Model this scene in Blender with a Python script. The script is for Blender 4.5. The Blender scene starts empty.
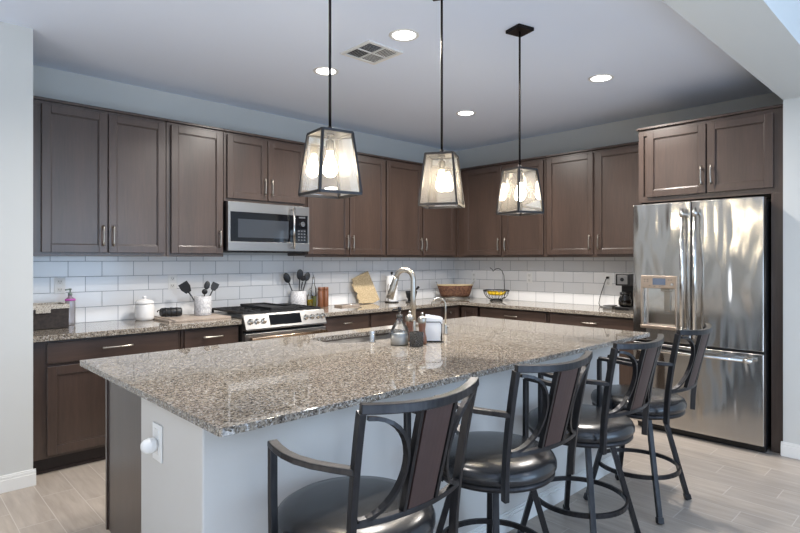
import bpy, bmesh, math, random
from mathutils import Vector, Matrix
random.seed(7)
PI = math.pi
SC = bpy.context.scene
COL = SC.collection

# ---------------------------------------------------------------- camera, world, lights, exposure
FPX = 551.3
cam_d = bpy.data.cameras.new('camera'); cam = bpy.data.objects.new('camera', cam_d); COL.objects.link(cam)
cam.location = (-5.5757, -4.7892, 1.4019)
cam.rotation_euler = (PI/2, 0, -0.7629)
cam_d.sensor_width = 36.0; cam_d.lens = FPX*36.0/800.0
cam_d.shift_y = (259.7-266.5)/800.0
cam_d.clip_start = 0.02
SC.camera = cam
SC.view_settings.view_transform = 'Standard'; SC.view_settings.look = 'None'
SC.view_settings.gamma = 1.0; SC.view_settings.use_curve_mapping = False
SC.view_settings.exposure = 0.45
SC.cycles.max_bounces = 10; SC.cycles.diffuse_bounces = 6; SC.cycles.glossy_bounces = 4
SC.cycles.transparent_max_bounces = 12; SC.cycles.sample_clamp_indirect = 4.0
SC.cycles.caustics_reflective = False; SC.cycles.caustics_refractive = False

w = bpy.data.worlds.new('sky'); SC.world = w; w.use_nodes = True
w.node_tree.nodes['Background'].inputs[0].default_value = (0.62, 0.78, 1.0, 1)
w.node_tree.nodes['Background'].inputs[1].default_value = 1.2

def area(name, loc, rot, sx, sy, power, color, shape='RECTANGLE', spread=None):
    l = bpy.data.lights.new(name, 'AREA'); l.shape = shape; l.size = sx; l.size_y = sy
    l.energy = power; l.color = color
    if spread: l.spread = spread
    o = bpy.data.objects.new(name, l); COL.objects.link(o); o.location = loc; o.rotation_euler = rot
    return o
DAY = (0.50, 0.72, 1.0)
ZC = 2.8345
# daylight through the windows of the living room behind the camera
area('window_daylight', (-6.6, -8.92, 1.3), (math.radians(108), 0, 0), 2.3, 2.2, 10, DAY)
area('window_daylight', (-2.7, -8.92, 1.3), (math.radians(108), 0, 0), 2.6, 2.2, 66, DAY)
# added lamps at floor level, shining up to fill in the ceiling
area('added_ceiling_fill', (-5.4, -6.9, 0.03), (PI, 0, 0), 4.5, 2.4, 112, (0.62, 0.78, 1.0))
area('added_ceiling_fill', (-7.4, -3.2, 0.03), (PI, 0, 0), 2.6, 2.6, 30, (1.0, 0.96, 0.90))
area('window_daylight', (-9.92, -5.6, 1.3), (PI/2, 0, -PI/2), 2.0, 2.0, 24, (1.0, 0.95, 0.90))
CANS = [(-3.09, -1.376), (-3.128, -2.266), (-1.39, -1.343), (-1.427, -2.742), (-4.75, -2.6), (-5.6, -6.2), (-3.0, -6.2), (-8.0, -6.2), (-3.0, -7.9), (-6.0, -7.9)]
for i, (x, y) in enumerate(CANS):
    area('recessed_lamp', (x, y, ZC-0.012), (0, 0, 0), 0.13, 0.13, 28 if i < 4 else (12 if i == 4 else 5), (1.0, 0.94, 0.87), 'DISK', math.radians(155))

# ---------------------------------------------------------------- mesh helpers
def box(bm, x0, x1, y0, y1, z0, z1):
    if x0 > x1: x0, x1 = x1, x0
    if y0 > y1: y0, y1 = y1, y0
    if z0 > z1: z0, z1 = z1, z0
    v = [bm.verts.new(p) for p in ((x0,y0,z0),(x1,y0,z0),(x1,y1,z0),(x0,y1,z0),(x0,y0,z1),(x1,y0,z1),(x1,y1,z1),(x0,y1,z1))]
    for f in ((0,3,2,1),(4,5,6,7),(0,1,5,4),(1,2,6,5),(2,3,7,6),(3,0,4,7)): bm.faces.new([v[i] for i in f])
    return v
def tube(bm, pts, r, n=10, cap=True, square=None, close=False, up=None):
    """sweep a round (or square=(half_w, half_h)) section along pts"""
    pts = [Vector(p) for p in pts]; rings = []; N = len(pts)
    prev = None
    for i, p in enumerate(pts):
        if close: d = pts[(i+1) % N]-pts[i-1]
        elif i == 0: d = pts[1]-p
        elif i == N-1: d = p-pts[-2]
        else: d = (pts[i+1]-p).normalized()+(p-pts[i-1]).normalized()
        d.normalize()
        if up is not None: a = Vector(up)-d*d.dot(Vector(up))
        elif prev is None:
            a = Vector((0,0,1)) if abs(d.z) < 0.9 else Vector((1,0,0)); a = a-d*d.dot(a)
        else: a = prev-d*d.dot(prev)
        a.normalize(); prev = a; b = d.cross(a)
        rr = r[i] if isinstance(r, (list, tuple)) else r
        if square:
            hw, hh = square
            rings.append([bm.verts.new(p+b*sx*hw+a*sy*hh) for sx, sy in ((-1,-1),(1,-1),(1,1),(-1,1))])
        else:
            rings.append([bm.verts.new(p+(a*math.cos(t)+b*math.sin(t))*rr) for t in (2*PI*k/n for k in range(n))])
    m = len(rings[0]); R = N if close else N-1
    for i in range(R):
        A = rings[i]; B = rings[(i+1) % N]
        for k in range(m):
            f = bm.faces.new((A[k], A[(k+1) % m], B[(k+1) % m], B[k])); f.smooth = not square
    if cap and not close:
        bm.faces.new(rings[0][::-1]); bm.faces.new(rings[-1])
def lathe(bm, prof, c=(0,0,0), n=28, sx=1.0, sy=1.0, M=None):
    """prof: list of (r, z)"""
    rings = []
    for r, z in prof:
        ring = []
        for k in range(n):
            t = 2*PI*k/n
            p = Vector((r*math.cos(t)*sx, r*math.sin(t)*sy, z))
            if M is not None: p = M @ p
            ring.append(bm.verts.new(p+Vector(c)))
        rings.append(ring)
    for A, B in zip(rings, rings[1:]):
        for k in range(n):
            f = bm.faces.new((A[k], A[(k+1) % n], B[(k+1) % n], B[k])); f.smooth = True
    if prof[0][0] > 1e-5: bm.faces.new(rings[0][::-1])
    if prof[-1][0] > 1e-5: bm.faces.new(rings[-1])
    bmesh.ops.remove_doubles(bm, verts=bm.verts, dist=1e-6)
def prism(bm, poly, h, M):
    """poly 2d list, extruded 0..h along local z, transformed by M"""
    a = [bm.verts.new(M @ Vector((x, y, 0))) for x, y in poly]; b = [bm.verts.new(M @ Vector((x, y, h))) for x, y in poly]
    bm.faces.new(a[::-1]); bm.faces.new(b)
    for i in range(len(a)):
        j = (i+1) % len(a); bm.faces.new((a[i], a[j], b[j], b[i]))
def ellipsoid(bm, c, rx, ry, rz, M=None, n=16):
    prof = [(math.sin(PI*i/10), -math.cos(PI*i/10)) for i in range(11)]
    S = Matrix.Diagonal((rx, ry, rz)); S = (M.to_3x3() @ S) if M is not None else S
    b2 = bmesh.new(); lathe(b2, prof, (0,0,0), n, M=S)
    vm = {v: bm.verts.new(v.co+Vector(c)) for v in b2.verts}
    for f in b2.faces:
        g = bm.faces.new([vm[v] for v in f.verts]); g.smooth = True
    b2.free()
def root_loc(o):
    l = Vector((0,0,0))
    while o is not None: l += o.location; o = o.parent
    return l
def part(name, bm, m, parent=None, bevel=0, local=False, seg=2, kind=None, label=None):
    """link bm as ONE mesh object; coordinates are world ones unless local"""
    me = bpy.data.meshes.new(name)
    if parent is not None and not local:
        bmesh.ops.translate(bm, verts=bm.verts, vec=-root_loc(parent))
    bmesh.ops.recalc_face_normals(bm, faces=bm.faces)
    bm.to_mesh(me); bm.free()
    o = bpy.data.objects.new(name, me); COL.objects.link(o)
    me.materials.append(m)
    if parent is not None: o.parent = parent
    if bevel:
        b = o.modifiers.new('bevel', 'BEVEL'); b.width = bevel; b.segments = seg; b.limit_method = 'ANGLE'; b.angle_limit = math.radians(40)
    if kind: o['kind'] = kind
    if label: o['label'] = label
    return o
def thing(name, label, cat, loc, group=None):
    o = bpy.data.objects.new(name, None); COL.objects.link(o); o.empty_display_size = 0.05
    o.location = loc; o['label'] = label; o['category'] = cat
    if group: o['group'] = group
    return o
def copy_tree(o, parent=None):
    c = o.copy(); COL.objects.link(c)
    if parent is not None: c.parent = parent
    for ch in list(o.children): copy_tree(ch, c)
    return c
def B(): return bmesh.new()
def bx(*a):
    bm = B(); box(bm, *a); return bm

# ---------------------------------------------------------------- materials
def lin(c):
    return tuple(((v/255)/12.92 if v/255 <= 0.04045 else ((v/255+0.055)/1.055)**2.4) for v in c)
def pmat(name, rgb, rough=0.5, metal=0.0, **kw):
    m = bpy.data.materials.new(name); m.use_nodes = True
    p = m.node_tree.nodes['Principled BSDF']
    p.inputs['Base Color'].default_value = (*lin(rgb), 1); p.inputs['Roughness'].default_value = rough; p.inputs['Metallic'].default_value = metal
    for k, v in kw.items(): p.inputs[k.replace('_', ' ')].default_value = v
    return m
class NT:
    def __init__(s, m): s.t = m.node_tree; s.p = s.t.nodes['Principled BSDF']; s.c = None
    def n(s, typ, **kw):
        o = s.t.nodes.new(typ)
        for k, v in kw.items():
            if k.startswith('i_'): o.inputs[k[2:].replace('_', ' ')].default_value = v
            else: setattr(o, k, v)
        return o
    def l(s, a, b): s.t.links.new(a, b)
    def coord(s, scale=(1,1,1), rot=(0,0,0), loc=(0,0,0)):
        tc = s.n('ShaderNodeTexCoord'); mp = s.n('ShaderNodeMapping')
        mp.inputs['Scale'].default_value = scale; mp.inputs['Rotation'].default_value = rot; mp.inputs['Location'].default_value = loc
        s.l(tc.outputs['Object'], mp.inputs['Vector']); return mp.outputs['Vector']
    def noise(s, vec, scale, detail=3, rough=0.5, dist=0.0):
        o = s.n('ShaderNodeTexNoise'); o.inputs['Scale'].default_value = scale; o.inputs['Detail'].default_value = detail
        o.inputs['Roughness'].default_value = rough; o.inputs['Distortion'].default_value = dist
        s.l(vec, o.inputs['Vector']); return o.outputs['Fac']
    def ramp(s, fac, stops, interp='LINEAR'):
        o = s.n('ShaderNodeValToRGB'); o.color_ramp.interpolation = interp
        e = o.color_ramp.elements
        while len(e) < len(stops): e.new(0.5)
        for el, (p, c) in zip(e, stops):
            el.position = p; el.color = (*lin(c), 1) if len(c) == 3 else c
        s.l(fac, o.inputs['Fac']); return o.outputs['Color']
    def bump(s, h, strength, dist=0.001):
        o = s.n('ShaderNodeBump'); o.inputs['Strength'].default_value = strength; o.inputs['Distance'].default_value = dist
        s.l(h, o.inputs['Height']); s.l(o.outputs['Normal'], s.p.inputs['Normal']); return o
    def mix(s, fac, a, b, mode='MIX'):
        o = s.n('ShaderNodeMix', data_type='RGBA', blend_type=mode)
        for v, i in ((fac, 0), (a, 6), (b, 7)):
            if isinstance(v, (int, float)): o.inputs[i].default_value = v
            elif isinstance(v, tuple): o.inputs[i].default_value = (*lin(v), 1)
            else: s.l(v, o.inputs[i])
        return o.outputs[2]
    def math(s, op, a, b=None, c=None):
        o = s.n('ShaderNodeMath', operation=op)
        for i, v in enumerate((a, b, c)):
            if v is None: continue
            if isinstance(v, (int, float)): o.inputs[i].default_value = v
            else: s.l(v, o.inputs[i])
        return o.outputs[0]
    def base(s, c): s.l(c, s.p.inputs['Base Color'])

def mk_wall(name, rgb):
    m = pmat(name, rgb, 0.75); n = NT(m); v = n.coord()
    n.bump(n.noise(v, 160, 2), 0.12, 0.002); return m
M_WALL = mk_wall('painted_wall', (200, 201, 198))
M_CEIL = mk_wall('ceiling_paint', (226, 235, 250))
M_KNEE = mk_wall('island_wall_paint', (204, 201, 196))
M_TRIM = pmat('white_trim', (225, 225, 222), 0.4)
M_PLASTIC = pmat('white_plastic', (232, 232, 230), 0.35)

def mk_wood(name, dark, light, rough=0.36, grain=(26, 26, 1.6), coat=.42):
    m = pmat(name, light, rough); n = NT(m); v = n.coord(grain)
    g = n.noise(v, 3.2, 6, 0.62, 0.6); g2 = n.noise(n.coord((3.5, 3.5, .5)), 1.5, 3)
    c = n.ramp(g, [(0.28, dark), (0.72, light)])
    c = n.mix(0.35, c, n.ramp(g2, [(0.3, tuple(int(x*.82) for x in dark)), (0.75, tuple(min(255, int(x*1.12)) for x in light))]))
    n.base(c); n.bump(g, 0.06, 0.001)
    n.p.inputs['Coat Weight'].default_value = coat; n.p.inputs['Coat Roughness'].default_value = 0.30
    return m
M_WOOD = mk_wood('dark_stained_maple', (55, 43, 37), (77, 61, 53), 0.34)
M_WOODH = mk_wood('dark_stained_maple_drawer', (55, 43, 37), (77, 61, 53), 0.34, (1.6, 1.6, 26))
M_TOE = pmat('toe_kick_brown', (38, 28, 26), 0.5)
M_NICKEL = pmat('brushed_nickel', (176, 170, 160), 0.3, 1.0)

def mk_granite():
    m = pmat('speckled_granite', (180, 165, 150), 0.035, IOR=1.62); n = NT(m)
    v = n.coord((1.6, 1.6, 1.6))
    big = n.noise(v, 46, 5, 0.7)
    c = n.ramp(big, [(0.38, (72, 64, 56)), (0.47, (118, 107, 94)), (0.55, (152, 141, 126)), (0.68, (182, 174, 160))])
    vo = n.n('ShaderNodeTexVoronoi'); vo.inputs['Scale'].default_value = 120; n.l(v, vo.inputs['Vector'])
    sep = n.n('ShaderNodeSeparateColor'); n.l(vo.outputs['Color'], sep.inputs[0])
    k = n.ramp(sep.outputs[0], [(0.0, (26, 27, 32)), (0.17, (72, 67, 64)), (0.32, (116, 108, 99)), (0.50, (156, 149, 139)), (0.80, (196, 194, 190))], 'CONSTANT')
    mask = n.ramp(n.noise(v, 62, 3, 0.6), [(0.42, (75, 75, 75)), (0.56, (225, 225, 225))])
    mm = n.n('ShaderNodeRGBToBW'); n.l(mask, mm.inputs[0])
    n.base(n.mix(mm.outputs[0], c, k)); return m
M_GRAN = mk_granite()

def mk_tile(name, flip):
    # world (object) coords: along-wall axis and z
    m = pmat(name, (214, 216, 220), 0.13); n = NT(m)
    tc = n.n('ShaderNodeTexCoord'); sp = n.n('ShaderNodeSeparateXYZ'); n.l(tc.outputs['Object'], sp.inputs[0])
    cb = n.n('ShaderNodeCombineXYZ')
    off = -4.384 if not flip else -0.307
    n.l(n.math('SUBTRACT', sp.outputs[1 if flip else 0], off-10*0.2357), cb.inputs[0])
    n.l(n.math('SUBTRACT', sp.outputs[2], 0.914-0.119*(9 if not flip else 9)), cb.inputs[1])
    br = n.n('ShaderNodeTexBrick'); n.l(cb.outputs[0], br.inputs['Vector'])
    for k, v in (('Scale', 1.0), ('Mortar Size', 0.0022), ('Mortar Smooth', 0.1), ('Brick Width', 0.2357), ('Row Height', 0.119), ('Bias', 0.0)): br.inputs[k].default_value = v
    br.inputs['Color1'].default_value = (*lin((236, 236, 236)), 1); br.inputs['Color2'].default_value = (*lin((228, 229, 230)), 1); br.inputs['Mortar'].default_value = (*lin((138, 142, 148)), 1)
    br.offset = 0.5
    n.base(br.outputs['Color'])
    wv = n.noise(n.coord(), 9, 1)
    h = n.math('SUBTRACT', n.math('MULTIPLY', wv, 0.6), br.outputs['Fac'])
    n.bump(h, 0.35, 0.0025)
    n.l(n.math('MULTIPLY_ADD', br.outputs['Fac'], 0.5, 0.13), n.p.inputs['Roughness']); return m
M_TILEA = mk_tile('white_subway_tile', False); M_TILEB = mk_tile('white_subway_tile_side', True)

def mk_floor():
    m = pmat('wood_look_tile', (170, 160, 150), 0.42); n = NT(m)
    tc = n.n('ShaderNodeTexCoord'); sp = n.n('ShaderNodeSeparateXYZ'); n.l(tc.outputs['Object'], sp.inputs[0])
    X = n.math('DIVIDE', n.math('ADD', sp.outputs[0], 4.683+40*0.1733), 0.1733)
    row = n.math('FLOOR', X); fx = n.math('FRACT', X)
    Y = n.math('ADD', n.math('DIVIDE', n.math('ADD', sp.outputs[1], 40), 0.61), n.math('MULTIPLY', row, 0.385))
    col = n.math('FLOOR', Y); fy = n.math('FRACT', Y)
    gx = n.math('LESS_THAN', n.math('MINIMUM', fx, n.math('SUBTRACT', 1.0, fx)), 0.011)
    gy = n.math('LESS_THAN', n.math('MINIMUM', fy, n.math('SUBTRACT', 1.0, fy)), 0.0033)
    g = n.math('MAXIMUM', gx, gy)
    cb = n.n('ShaderNodeCombineXYZ'); n.l(row, cb.inputs[0]); n.l(col, cb.inputs[1])
    wn = n.n('ShaderNodeTexWhiteNoise'); n.l(cb.outputs[0], wn.inputs['Vector'])
    vec = n.coord((14, 1.5, 1)); va = n.n('ShaderNodeVectorMath', operation='ADD'); n.l(vec, va.inputs[0])
    cs = n.n('ShaderNodeVectorMath', operation='SCALE'); n.l(wn.outputs['Color'], cs.inputs[0]); cs.inputs['Scale'].default_value = 30; n.l(cs.outputs[0], va.inputs[1])
    gr = n.noise(va.outputs[0], 2.2, 5, 0.6, 0.4)
    c = n.ramp(gr, [(0.25, (150, 139, 128)), (0.75, (182, 171, 159))])
    c = n.mix(n.math('MULTIPLY', wn.outputs['Value'], 0.45), c, (150, 141, 133))
    c = n.mix(n.math('MULTIPLY', g, 0.75), c, (194, 188, 180)); n.base(c)
    n.bump(n.math('SUBTRACT', n.math('MULTIPLY', gr, 0.3), g), 0.25, 0.001); return m
M_FLOOR = mk_floor()

def mk_steel(name, rgb, rough, wav, ws=(3.2, 3.2, .75), brush=(1, 1, 300)):
    m = pmat(name, rgb, rough, 1.0); n = NT(m)
    a = n.noise(n.coord(ws), 1.9, 0.6, 0.3, 0.35); b = n.noise(n.coord(brush), 4, 2)
    h = n.math('ADD', n.math('MULTIPLY', a, 1.0), n.math('MULTIPLY', b, 0.0008))
    n.bump(h, 1.0, wav); return m
M_STEEL = mk_steel('fridge_stainless', (196, 193, 189), 0.19, 0.020, (5.0, 5.0, 1.2))
M_SS = pmat('stainless_steel', (158, 157, 156), 0.33, 1.0)
M_SSB = pmat('bright_steel', (215, 213, 208), 0.15, 1.0)
M_BLK = pmat('black_enamel', (14, 14, 16), 0.3)
M_BLKM = pmat('matte_black', (20, 20, 22), 0.55)
M_IRON = pmat('cast_iron', (26, 26, 28), 0.6)
M_BGLASS = pmat('dark_glass', (12, 13, 16), 0.04)
M_GREYGL = pmat('grey_screen_glass', (52, 56, 62), 0.06)
M_CASE = pmat('fridge_black_case', (16, 16, 18), 0.45)
M_BRONZE = pmat('dark_bronze_metal', (40, 36, 36), 0.4, 0.85)
def mk_stool_metal():
    m = pmat('brushed_gunmetal', (46, 46, 49), 0.34, 0.75); n = NT(m)
    n.base(n.ramp(n.noise(n.coord((20, 20, 4)), 4, 3), [(0.3, (42, 42, 45)), (0.7, (56, 55, 56))])); return m
M_GUN = mk_stool_metal()
def mk_leather():
    m = pmat('black_leather', (26, 27, 30), 0.27); n = NT(m)
    n.bump(n.noise(n.coord(), 260, 3), 0.10, 0.0008); n.p.inputs['Coat Weight'].default_value = 0.3; n.p.inputs['Coat Roughness'].default_value = 0.2; return m
M_LEATH = mk_leather()
M_SPLAT = mk_wood('splat_mahogany', (48, 31, 29), (62, 42, 39), 0.5, coat=0)
M_PEND = pmat('pendant_dark_steel', (60, 58, 58), 0.4, 0.8)

def mk_clear(name, tint=(1, 1, 1), haze=0.0, gl=0.10, hazec=(1, .95, .88)):
    m = bpy.data.materials.new(name); m.use_nodes = True; t = m.node_tree; t.nodes.remove(t.nodes['Principled BSDF'])
    out = t.nodes['Material Output']; tr = t.nodes.new('ShaderNodeBsdfTransparent'); tr.inputs[0].default_value = (*tint, 1)
    g = t.nodes.new('ShaderNodeBsdfGlossy'); g.inputs['Roughness'].default_value = 0.03
    fr = t.nodes.new('ShaderNodeFresnel'); fr.inputs['IOR'].default_value = 1.5
    mx = t.nodes.new('ShaderNodeMixShader'); add = t.nodes.new('ShaderNodeMath'); add.operation = 'MULTIPLY_ADD'; add.inputs[1].default_value = 1.0; add.inputs[2].default_value = gl*0.4
    t.links.new(fr.outputs[0], add.inputs[0]); t.links.new(add.outputs[0], mx.inputs[0]); t.links.new(tr.outputs[0], mx.inputs[1]); t.links.new(g.outputs[0], mx.inputs[2])
    last = mx
    if haze:
        tl = t.nodes.new('ShaderNodeBsdfTranslucent'); tl.inputs[0].default_value = (*hazec, 1)
        m2 = t.nodes.new('ShaderNodeMixShader'); m2.inputs[0].default_value = haze
        t.links.new(mx.outputs[0], m2.inputs[1]); t.links.new(tl.outputs[0], m2.inputs[2]); last = m2
    t.links.new(last.outputs[0], out.inputs[0]); return m
M_GLASS = mk_clear('clear_glass', (.97, .98, .98))
M_SEED = mk_clear('seeded_pendant_glass', (.93, .93, .92), 0.06, 0.10)
def mk_emit(name, rgb, s):
    m = bpy.data.materials.new(name); m.use_nodes = True; t = m.node_tree; t.nodes.remove(t.nodes['Principled BSDF'])
    e = t.nodes.new('ShaderNodeEmission'); e.inputs[0].default_value = (*rgb, 1); e.inputs[1].default_value = s
    t.links.new(e.outputs[0], t.nodes['Material Output'].inputs[0]); return m
M_CAN = mk_emit('lamp_lens', (1, .97, .92), 9.0)
M_BULB = mk_emit('filament_glow', (1.0, .86, .64), 65.0)

def mk_wicker(name, a, b, s=60):
    m = pmat(name, a, 0.7); n = NT(m)
    wv = n.n('ShaderNodeTexWave', wave_type='BANDS', bands_direction='Z'); wv.inputs['Scale'].default_value = s; wv.inputs['Distortion'].default_value = 3; wv.inputs['Detail'].default_value = 2
    n.l(n.coord(), wv.inputs['Vector'])
    n.base(n.mix(wv.outputs['Fac'], n.ramp(n.noise(n.coord(), 45, 2), [(0.35, a), (0.65, b)]), tuple(int(x*.45) for x in a)))
    n.bump(wv.outputs['Fac'], 0.6, 0.004); return m
M_WICKD = mk_wicker('dark_wicker', (58, 50, 50), (84, 74, 70))
M_WICKR = mk_wicker('red_brown_wicker', (104, 58, 42), (160, 116, 84), 34)
def mk_linen():
    m = pmat('speckled_linen', (190, 182, 170), 0.9); n = NT(m)
    n.base(n.ramp(n.noise(n.coord(), 220, 2), [(0.42, (140, 130, 120)), (0.55, (205, 200, 190))])); return m
M_LINEN = mk_linen()
def mk_cork():
    m = pmat('pale_bamboo', (190, 168, 132), 0.55); n = NT(m)
    n.base(n.ramp(n.noise(n.coord(), 95, 3), [(0.35, (164, 142, 108)), (0.65, (205, 186, 150))])); return m
M_CORK = mk_cork()
M_WHITEC = pmat('white_ceramic', (226, 224, 222), 0.2)
def mk_crock():
    m = pmat('grey_stoneware', (178, 178, 182), 0.5); n = NT(m)
    n.base(n.ramp(n.noise(n.coord(), 70, 3), [(0.35, (158, 158, 162)), (0.65, (196, 196, 198))])); return m
M_CROCK = mk_crock()
M_UTEN = pmat('black_nylon', (22, 24, 28), 0.45)
M_WALNUT = mk_wood('reddish_mill_wood', (92, 55, 36), (134, 86, 58), 0.3)
M_PAPER = pmat('white_paper', (238, 238, 238), 0.85)
M_BANANA = pmat('banana_yellow', (228, 190, 40), 0.5)
M_OIL = pmat('golden_oil', (190, 160, 10), 0.1); M_OIL2 = pmat('pale_green_oil', (188, 196, 110), 0.1)
M_PINK = pmat('pink_label', (190, 90, 175), 0.5)
M_WOODL = mk_wood('weathered_board', (150, 135, 122), (178, 164, 150), 0.6)
M_SOAP = pmat('milky_soap', (244, 242, 238), 0.3)

# ---------------------------------------------------------------- setting
def struct(name, bm, m, bevel=0): return part(name, bm, m, None, bevel, kind='structure')
struct('floor', bx(-10, 0, -9, 0, -0.1, 0), M_FLOOR)
struct('ceiling', bx(-10.1, 0.12, -9.1, 0.12, ZC, ZC+0.1), M_CEIL)
struct('wall_back', bx(-4.845, 0.12, 0, 0.12, 0, ZC), M_WALL)
struct('wall_right', bx(0, 0.12, -3.832, 0, 0, ZC), M_WALL)
bm = B(); box(bm, -10, -4.856, -0.735, -0.6, 0, ZC); box(bm, -4.968, -4.856, -0.6, 0.12, 0, ZC); struct('wall_left', bm, M_WALL)
struct('wall_right_front', bx(-0.87, 0.12, -9, -3.832, 0, ZC), M_WALL)
bm = B(); box(bm, -10, -0.87, -4.14, -3.832, 2.544, ZC); struct('trim_1', bm, M_WALL)
# living-room side behind the camera: two walls with window openings
bm = B(); box(bm, -10.1, -7.8, -9.1, -9, 0, ZC); box(bm, -5.4, -4.0, -9.1, -9, 0, ZC); box(bm, -1.4, 0.12, -9.1, -9, 0, ZC)
for a, b in ((-7.8, -5.4), (-4.0, -1.4)): box(bm, a, b, -9.1, -9, 2.42, ZC); box(bm, a, b, -9.1, -9, 0, 0.15)
struct('wall_front', bm, M_WALL)
bm = B(); box(bm, -10.1, -10, -9, -6.65, 0, ZC); box(bm, -10.1, -10, -4.55, -0.6, 0, ZC); box(bm, -10.1, -10, -6.65, -4.55, 2.35, ZC); box(bm, -10.1, -10, -6.65, -4.55, 0, 0.25)
struct('wall_far_left', bm, M_WALL)
def baseboard(name, segs, ax):
    bm = B()
    for (a, b, f) in segs:   # f = wall face coordinate, sign gives outward
        d = -1
        for t, z0, z1 in ((0.016, 0, 0.075), (0.012, 0.075, 0.092), (0.007, 0.092, 0.102)):
            if ax == 'x': box(bm, a, b, f, f-t, z0, z1)
            else: box(bm, f, f-t, a, b, z0, z1)
    return struct(name, bm, M_TRIM, 0.002)
baseboard('baseboard_left', [(-10, -4.842, -0.735)], 'x')
baseboard('baseboard_right', [(-9, -3.82, -0.87)], 'y')
# tile backsplash as trim on the two walls
struct('trim_2', bx(-4.845, -0.009, -0.008, 0, 0.90, 1.445), M_TILEA)
struct('trim_3', bx(-0.008, 0, -2.78, -0.008, 0.90, 1.445), M_TILEB)

# ---------------------------------------------------------------- cabinets
def cb(side):
    """box mapper: a along wall, d distance out from wall"""
    if side == 'A': return lambda bm, a0, a1, d0, d1, z0, z1: box(bm, a0, a1, -d1, -d0, z0, z1)
    return lambda bm, a0, a1, d0, d1, z0, z1: box(bm, -d1, -d0, a0, a1, z0, z1)
def P3(side, a, d, z): return (a, -d, z) if side == 'A' else (-d, a, z)
def pull(side, parent, a, d, z, length, vertical):
    bm = B(); h = length/2
    pts = []
    for i in range(9):
        t = -1+2*i/8; off = 0.020+0.010*(1-t*t)
        pts.append(P3(side, a, d+off, z+t*h) if vertical else P3(side, a+t*h, d+off, z))
    tube(bm, pts, [0.0048+0.0022*abs(-1+2*i/8)**2 for i in range(9)], 8)
    for s in (-0.72, 0.72):
        p0 = P3(side, a, d, z+s*h) if vertical else P3(side, a+s*h, d, z); p1 = P3(side, a, d+.024, z+s*h) if vertical else P3(side, a+s*h, d+.024, z)
        tube(bm, [p0, p1], 0.0042, 8)
    return part('handle', bm, M_NICKEL, parent, label='brushed nickel pull')
def shaker(side, root, a0, a1, z0, z1, d, hand=None, hz=None, name='door'):
    f = cb(side); bm = B(); fw = 0.056; T = 0.020
    f(bm, a0, a0+fw, d, d+T, z0, z1); f(bm, a1-fw, a1, d, d+T, z0, z1)
    f(bm, a0+fw, a1-fw, d, d+T, z0, z0+fw); f(bm, a0+fw, a1-fw, d, d+T, z1-fw, z1)
    f(bm, a0+fw, a1-fw, d, d+0.008, z0+fw, z1-fw)
    b = 0.007
    for (p, q, r, s) in ((a0+fw, a0+fw+b, z0+fw, z1-fw), (a1-fw-b, a1-fw, z0+fw, z1-fw), (a0+fw, a1-fw, z0+fw, z0+fw+b), (a0+fw, a1-fw, z1-fw-b, z1-fw)):
        f(bm, p, q, d, d+0.0135, r, s)
    o = part(name, bm, M_WOOD, root, 0.0025)
    if hand is not None:
        a = a0+0.03 if hand == 'L' else a1-0.03
        pull(side, o, a, d+T, hz, 0.15, True)
    return o
def drawer(side, root, a0, a1, z0, z1, d, plen=0.16, handle=True):
    f = cb(side); bm = B(); f(bm, a0, a1, d, d+0.02, z0, z1)
    o = part('drawer', bm, M_WOODH, root, 0.004)
    if handle: pull(side, o, (a0+a1)/2, d+0.02, (z0+z1)/2+0.005, plen, False)
    return o
UB, UT = 1.4275, 2.503
def upper(side, a0, a1, doors, label, z0=UB, group=None, dep=0.325, zt=UT, frame_ext=None):
    """doors: list of (a0,a1,hand)"""
    f = cb(side); c = P3(side, (a0+a1)/2, dep/2, z0)
    r = thing('wall_cabinet', label, 'cabinet', c, group)
    bm = B(); f(bm, a0+.001, a1-.001, 0.002, dep-0.019, z0+.012, zt-.001); part('body', bm, M_WOOD, r)
    bm = B(); e = 0.028
    f(bm, a0+.0005, a1-.0005, dep-0.018, dep-.0005, zt-0.04, zt); f(bm, a0+.0005, a1-.0005, dep-0.018, dep-.0005, z0, z0+0.04)
    xs = [a0+.0005-.012]+[v for d_ in doors for v in d_[:2]]+[a1-.0005+.012]
    for i in range(0, len(xs), 2): f(bm, xs[i]+(.012 if i == 0 else -.010), xs[i+1]-(.012 if i == len(xs)-2 else -.010), dep-0.018, dep-.0005, z0+.04, zt-.04)
    part('face_frame', bm, M_WOOD, r, 0.001)
    bm = B(); f(bm, a0+.0005, a1-.0005, 0.002, dep+0.022, zt+.001, zt+0.012); f(bm, a0+.0005, a1-.0005, 0.002, dep+0.012, zt+.012, zt+0.022); part('crown_molding', bm, M_WOOD, r, 0.002)
    for (p, q, h) in doors: shaker(side, r, p, q, z0+0.027, zt-0.022, dep, h, z0+0.15)
    return r
G_U = 'dark wood wall cabinets'
upper('A', -4.845, -3.888, [(-4.737, -4.322, 'R'), (-4.312, -3.900, 'L')], 'leftmost dark wood wall cabinet with two doors, above the dark wicker box', group=G_U)
upper('A', -3.885, -3.404, [(-3.852, -3.417, 'R')], 'single-door dark wood wall cabinet just left of the microwave', group=G_U)
upper('A', -3.401, -2.568, [(-3.375, -2.989, 'R'), (-2.979, -2.582, 'L')], 'short two-door dark wood cabinet directly above the microwave', z0=1.908, group=G_U)
upper('A', -2.565, -1.537, [(-2.551, -2.046, 'R'), (-2.034, -1.546, 'L')], 'two-door dark wood wall cabinet right of the microwave, above the bottles', group=G_U)
upper('A', -1.534, -0.350, [(-1.523, -0.970, 'R'), (-0.950, -0.385, 'L')], 'two-door dark wood wall cabinet nearest the corner, above the paper towels', group=G_U)
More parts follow.
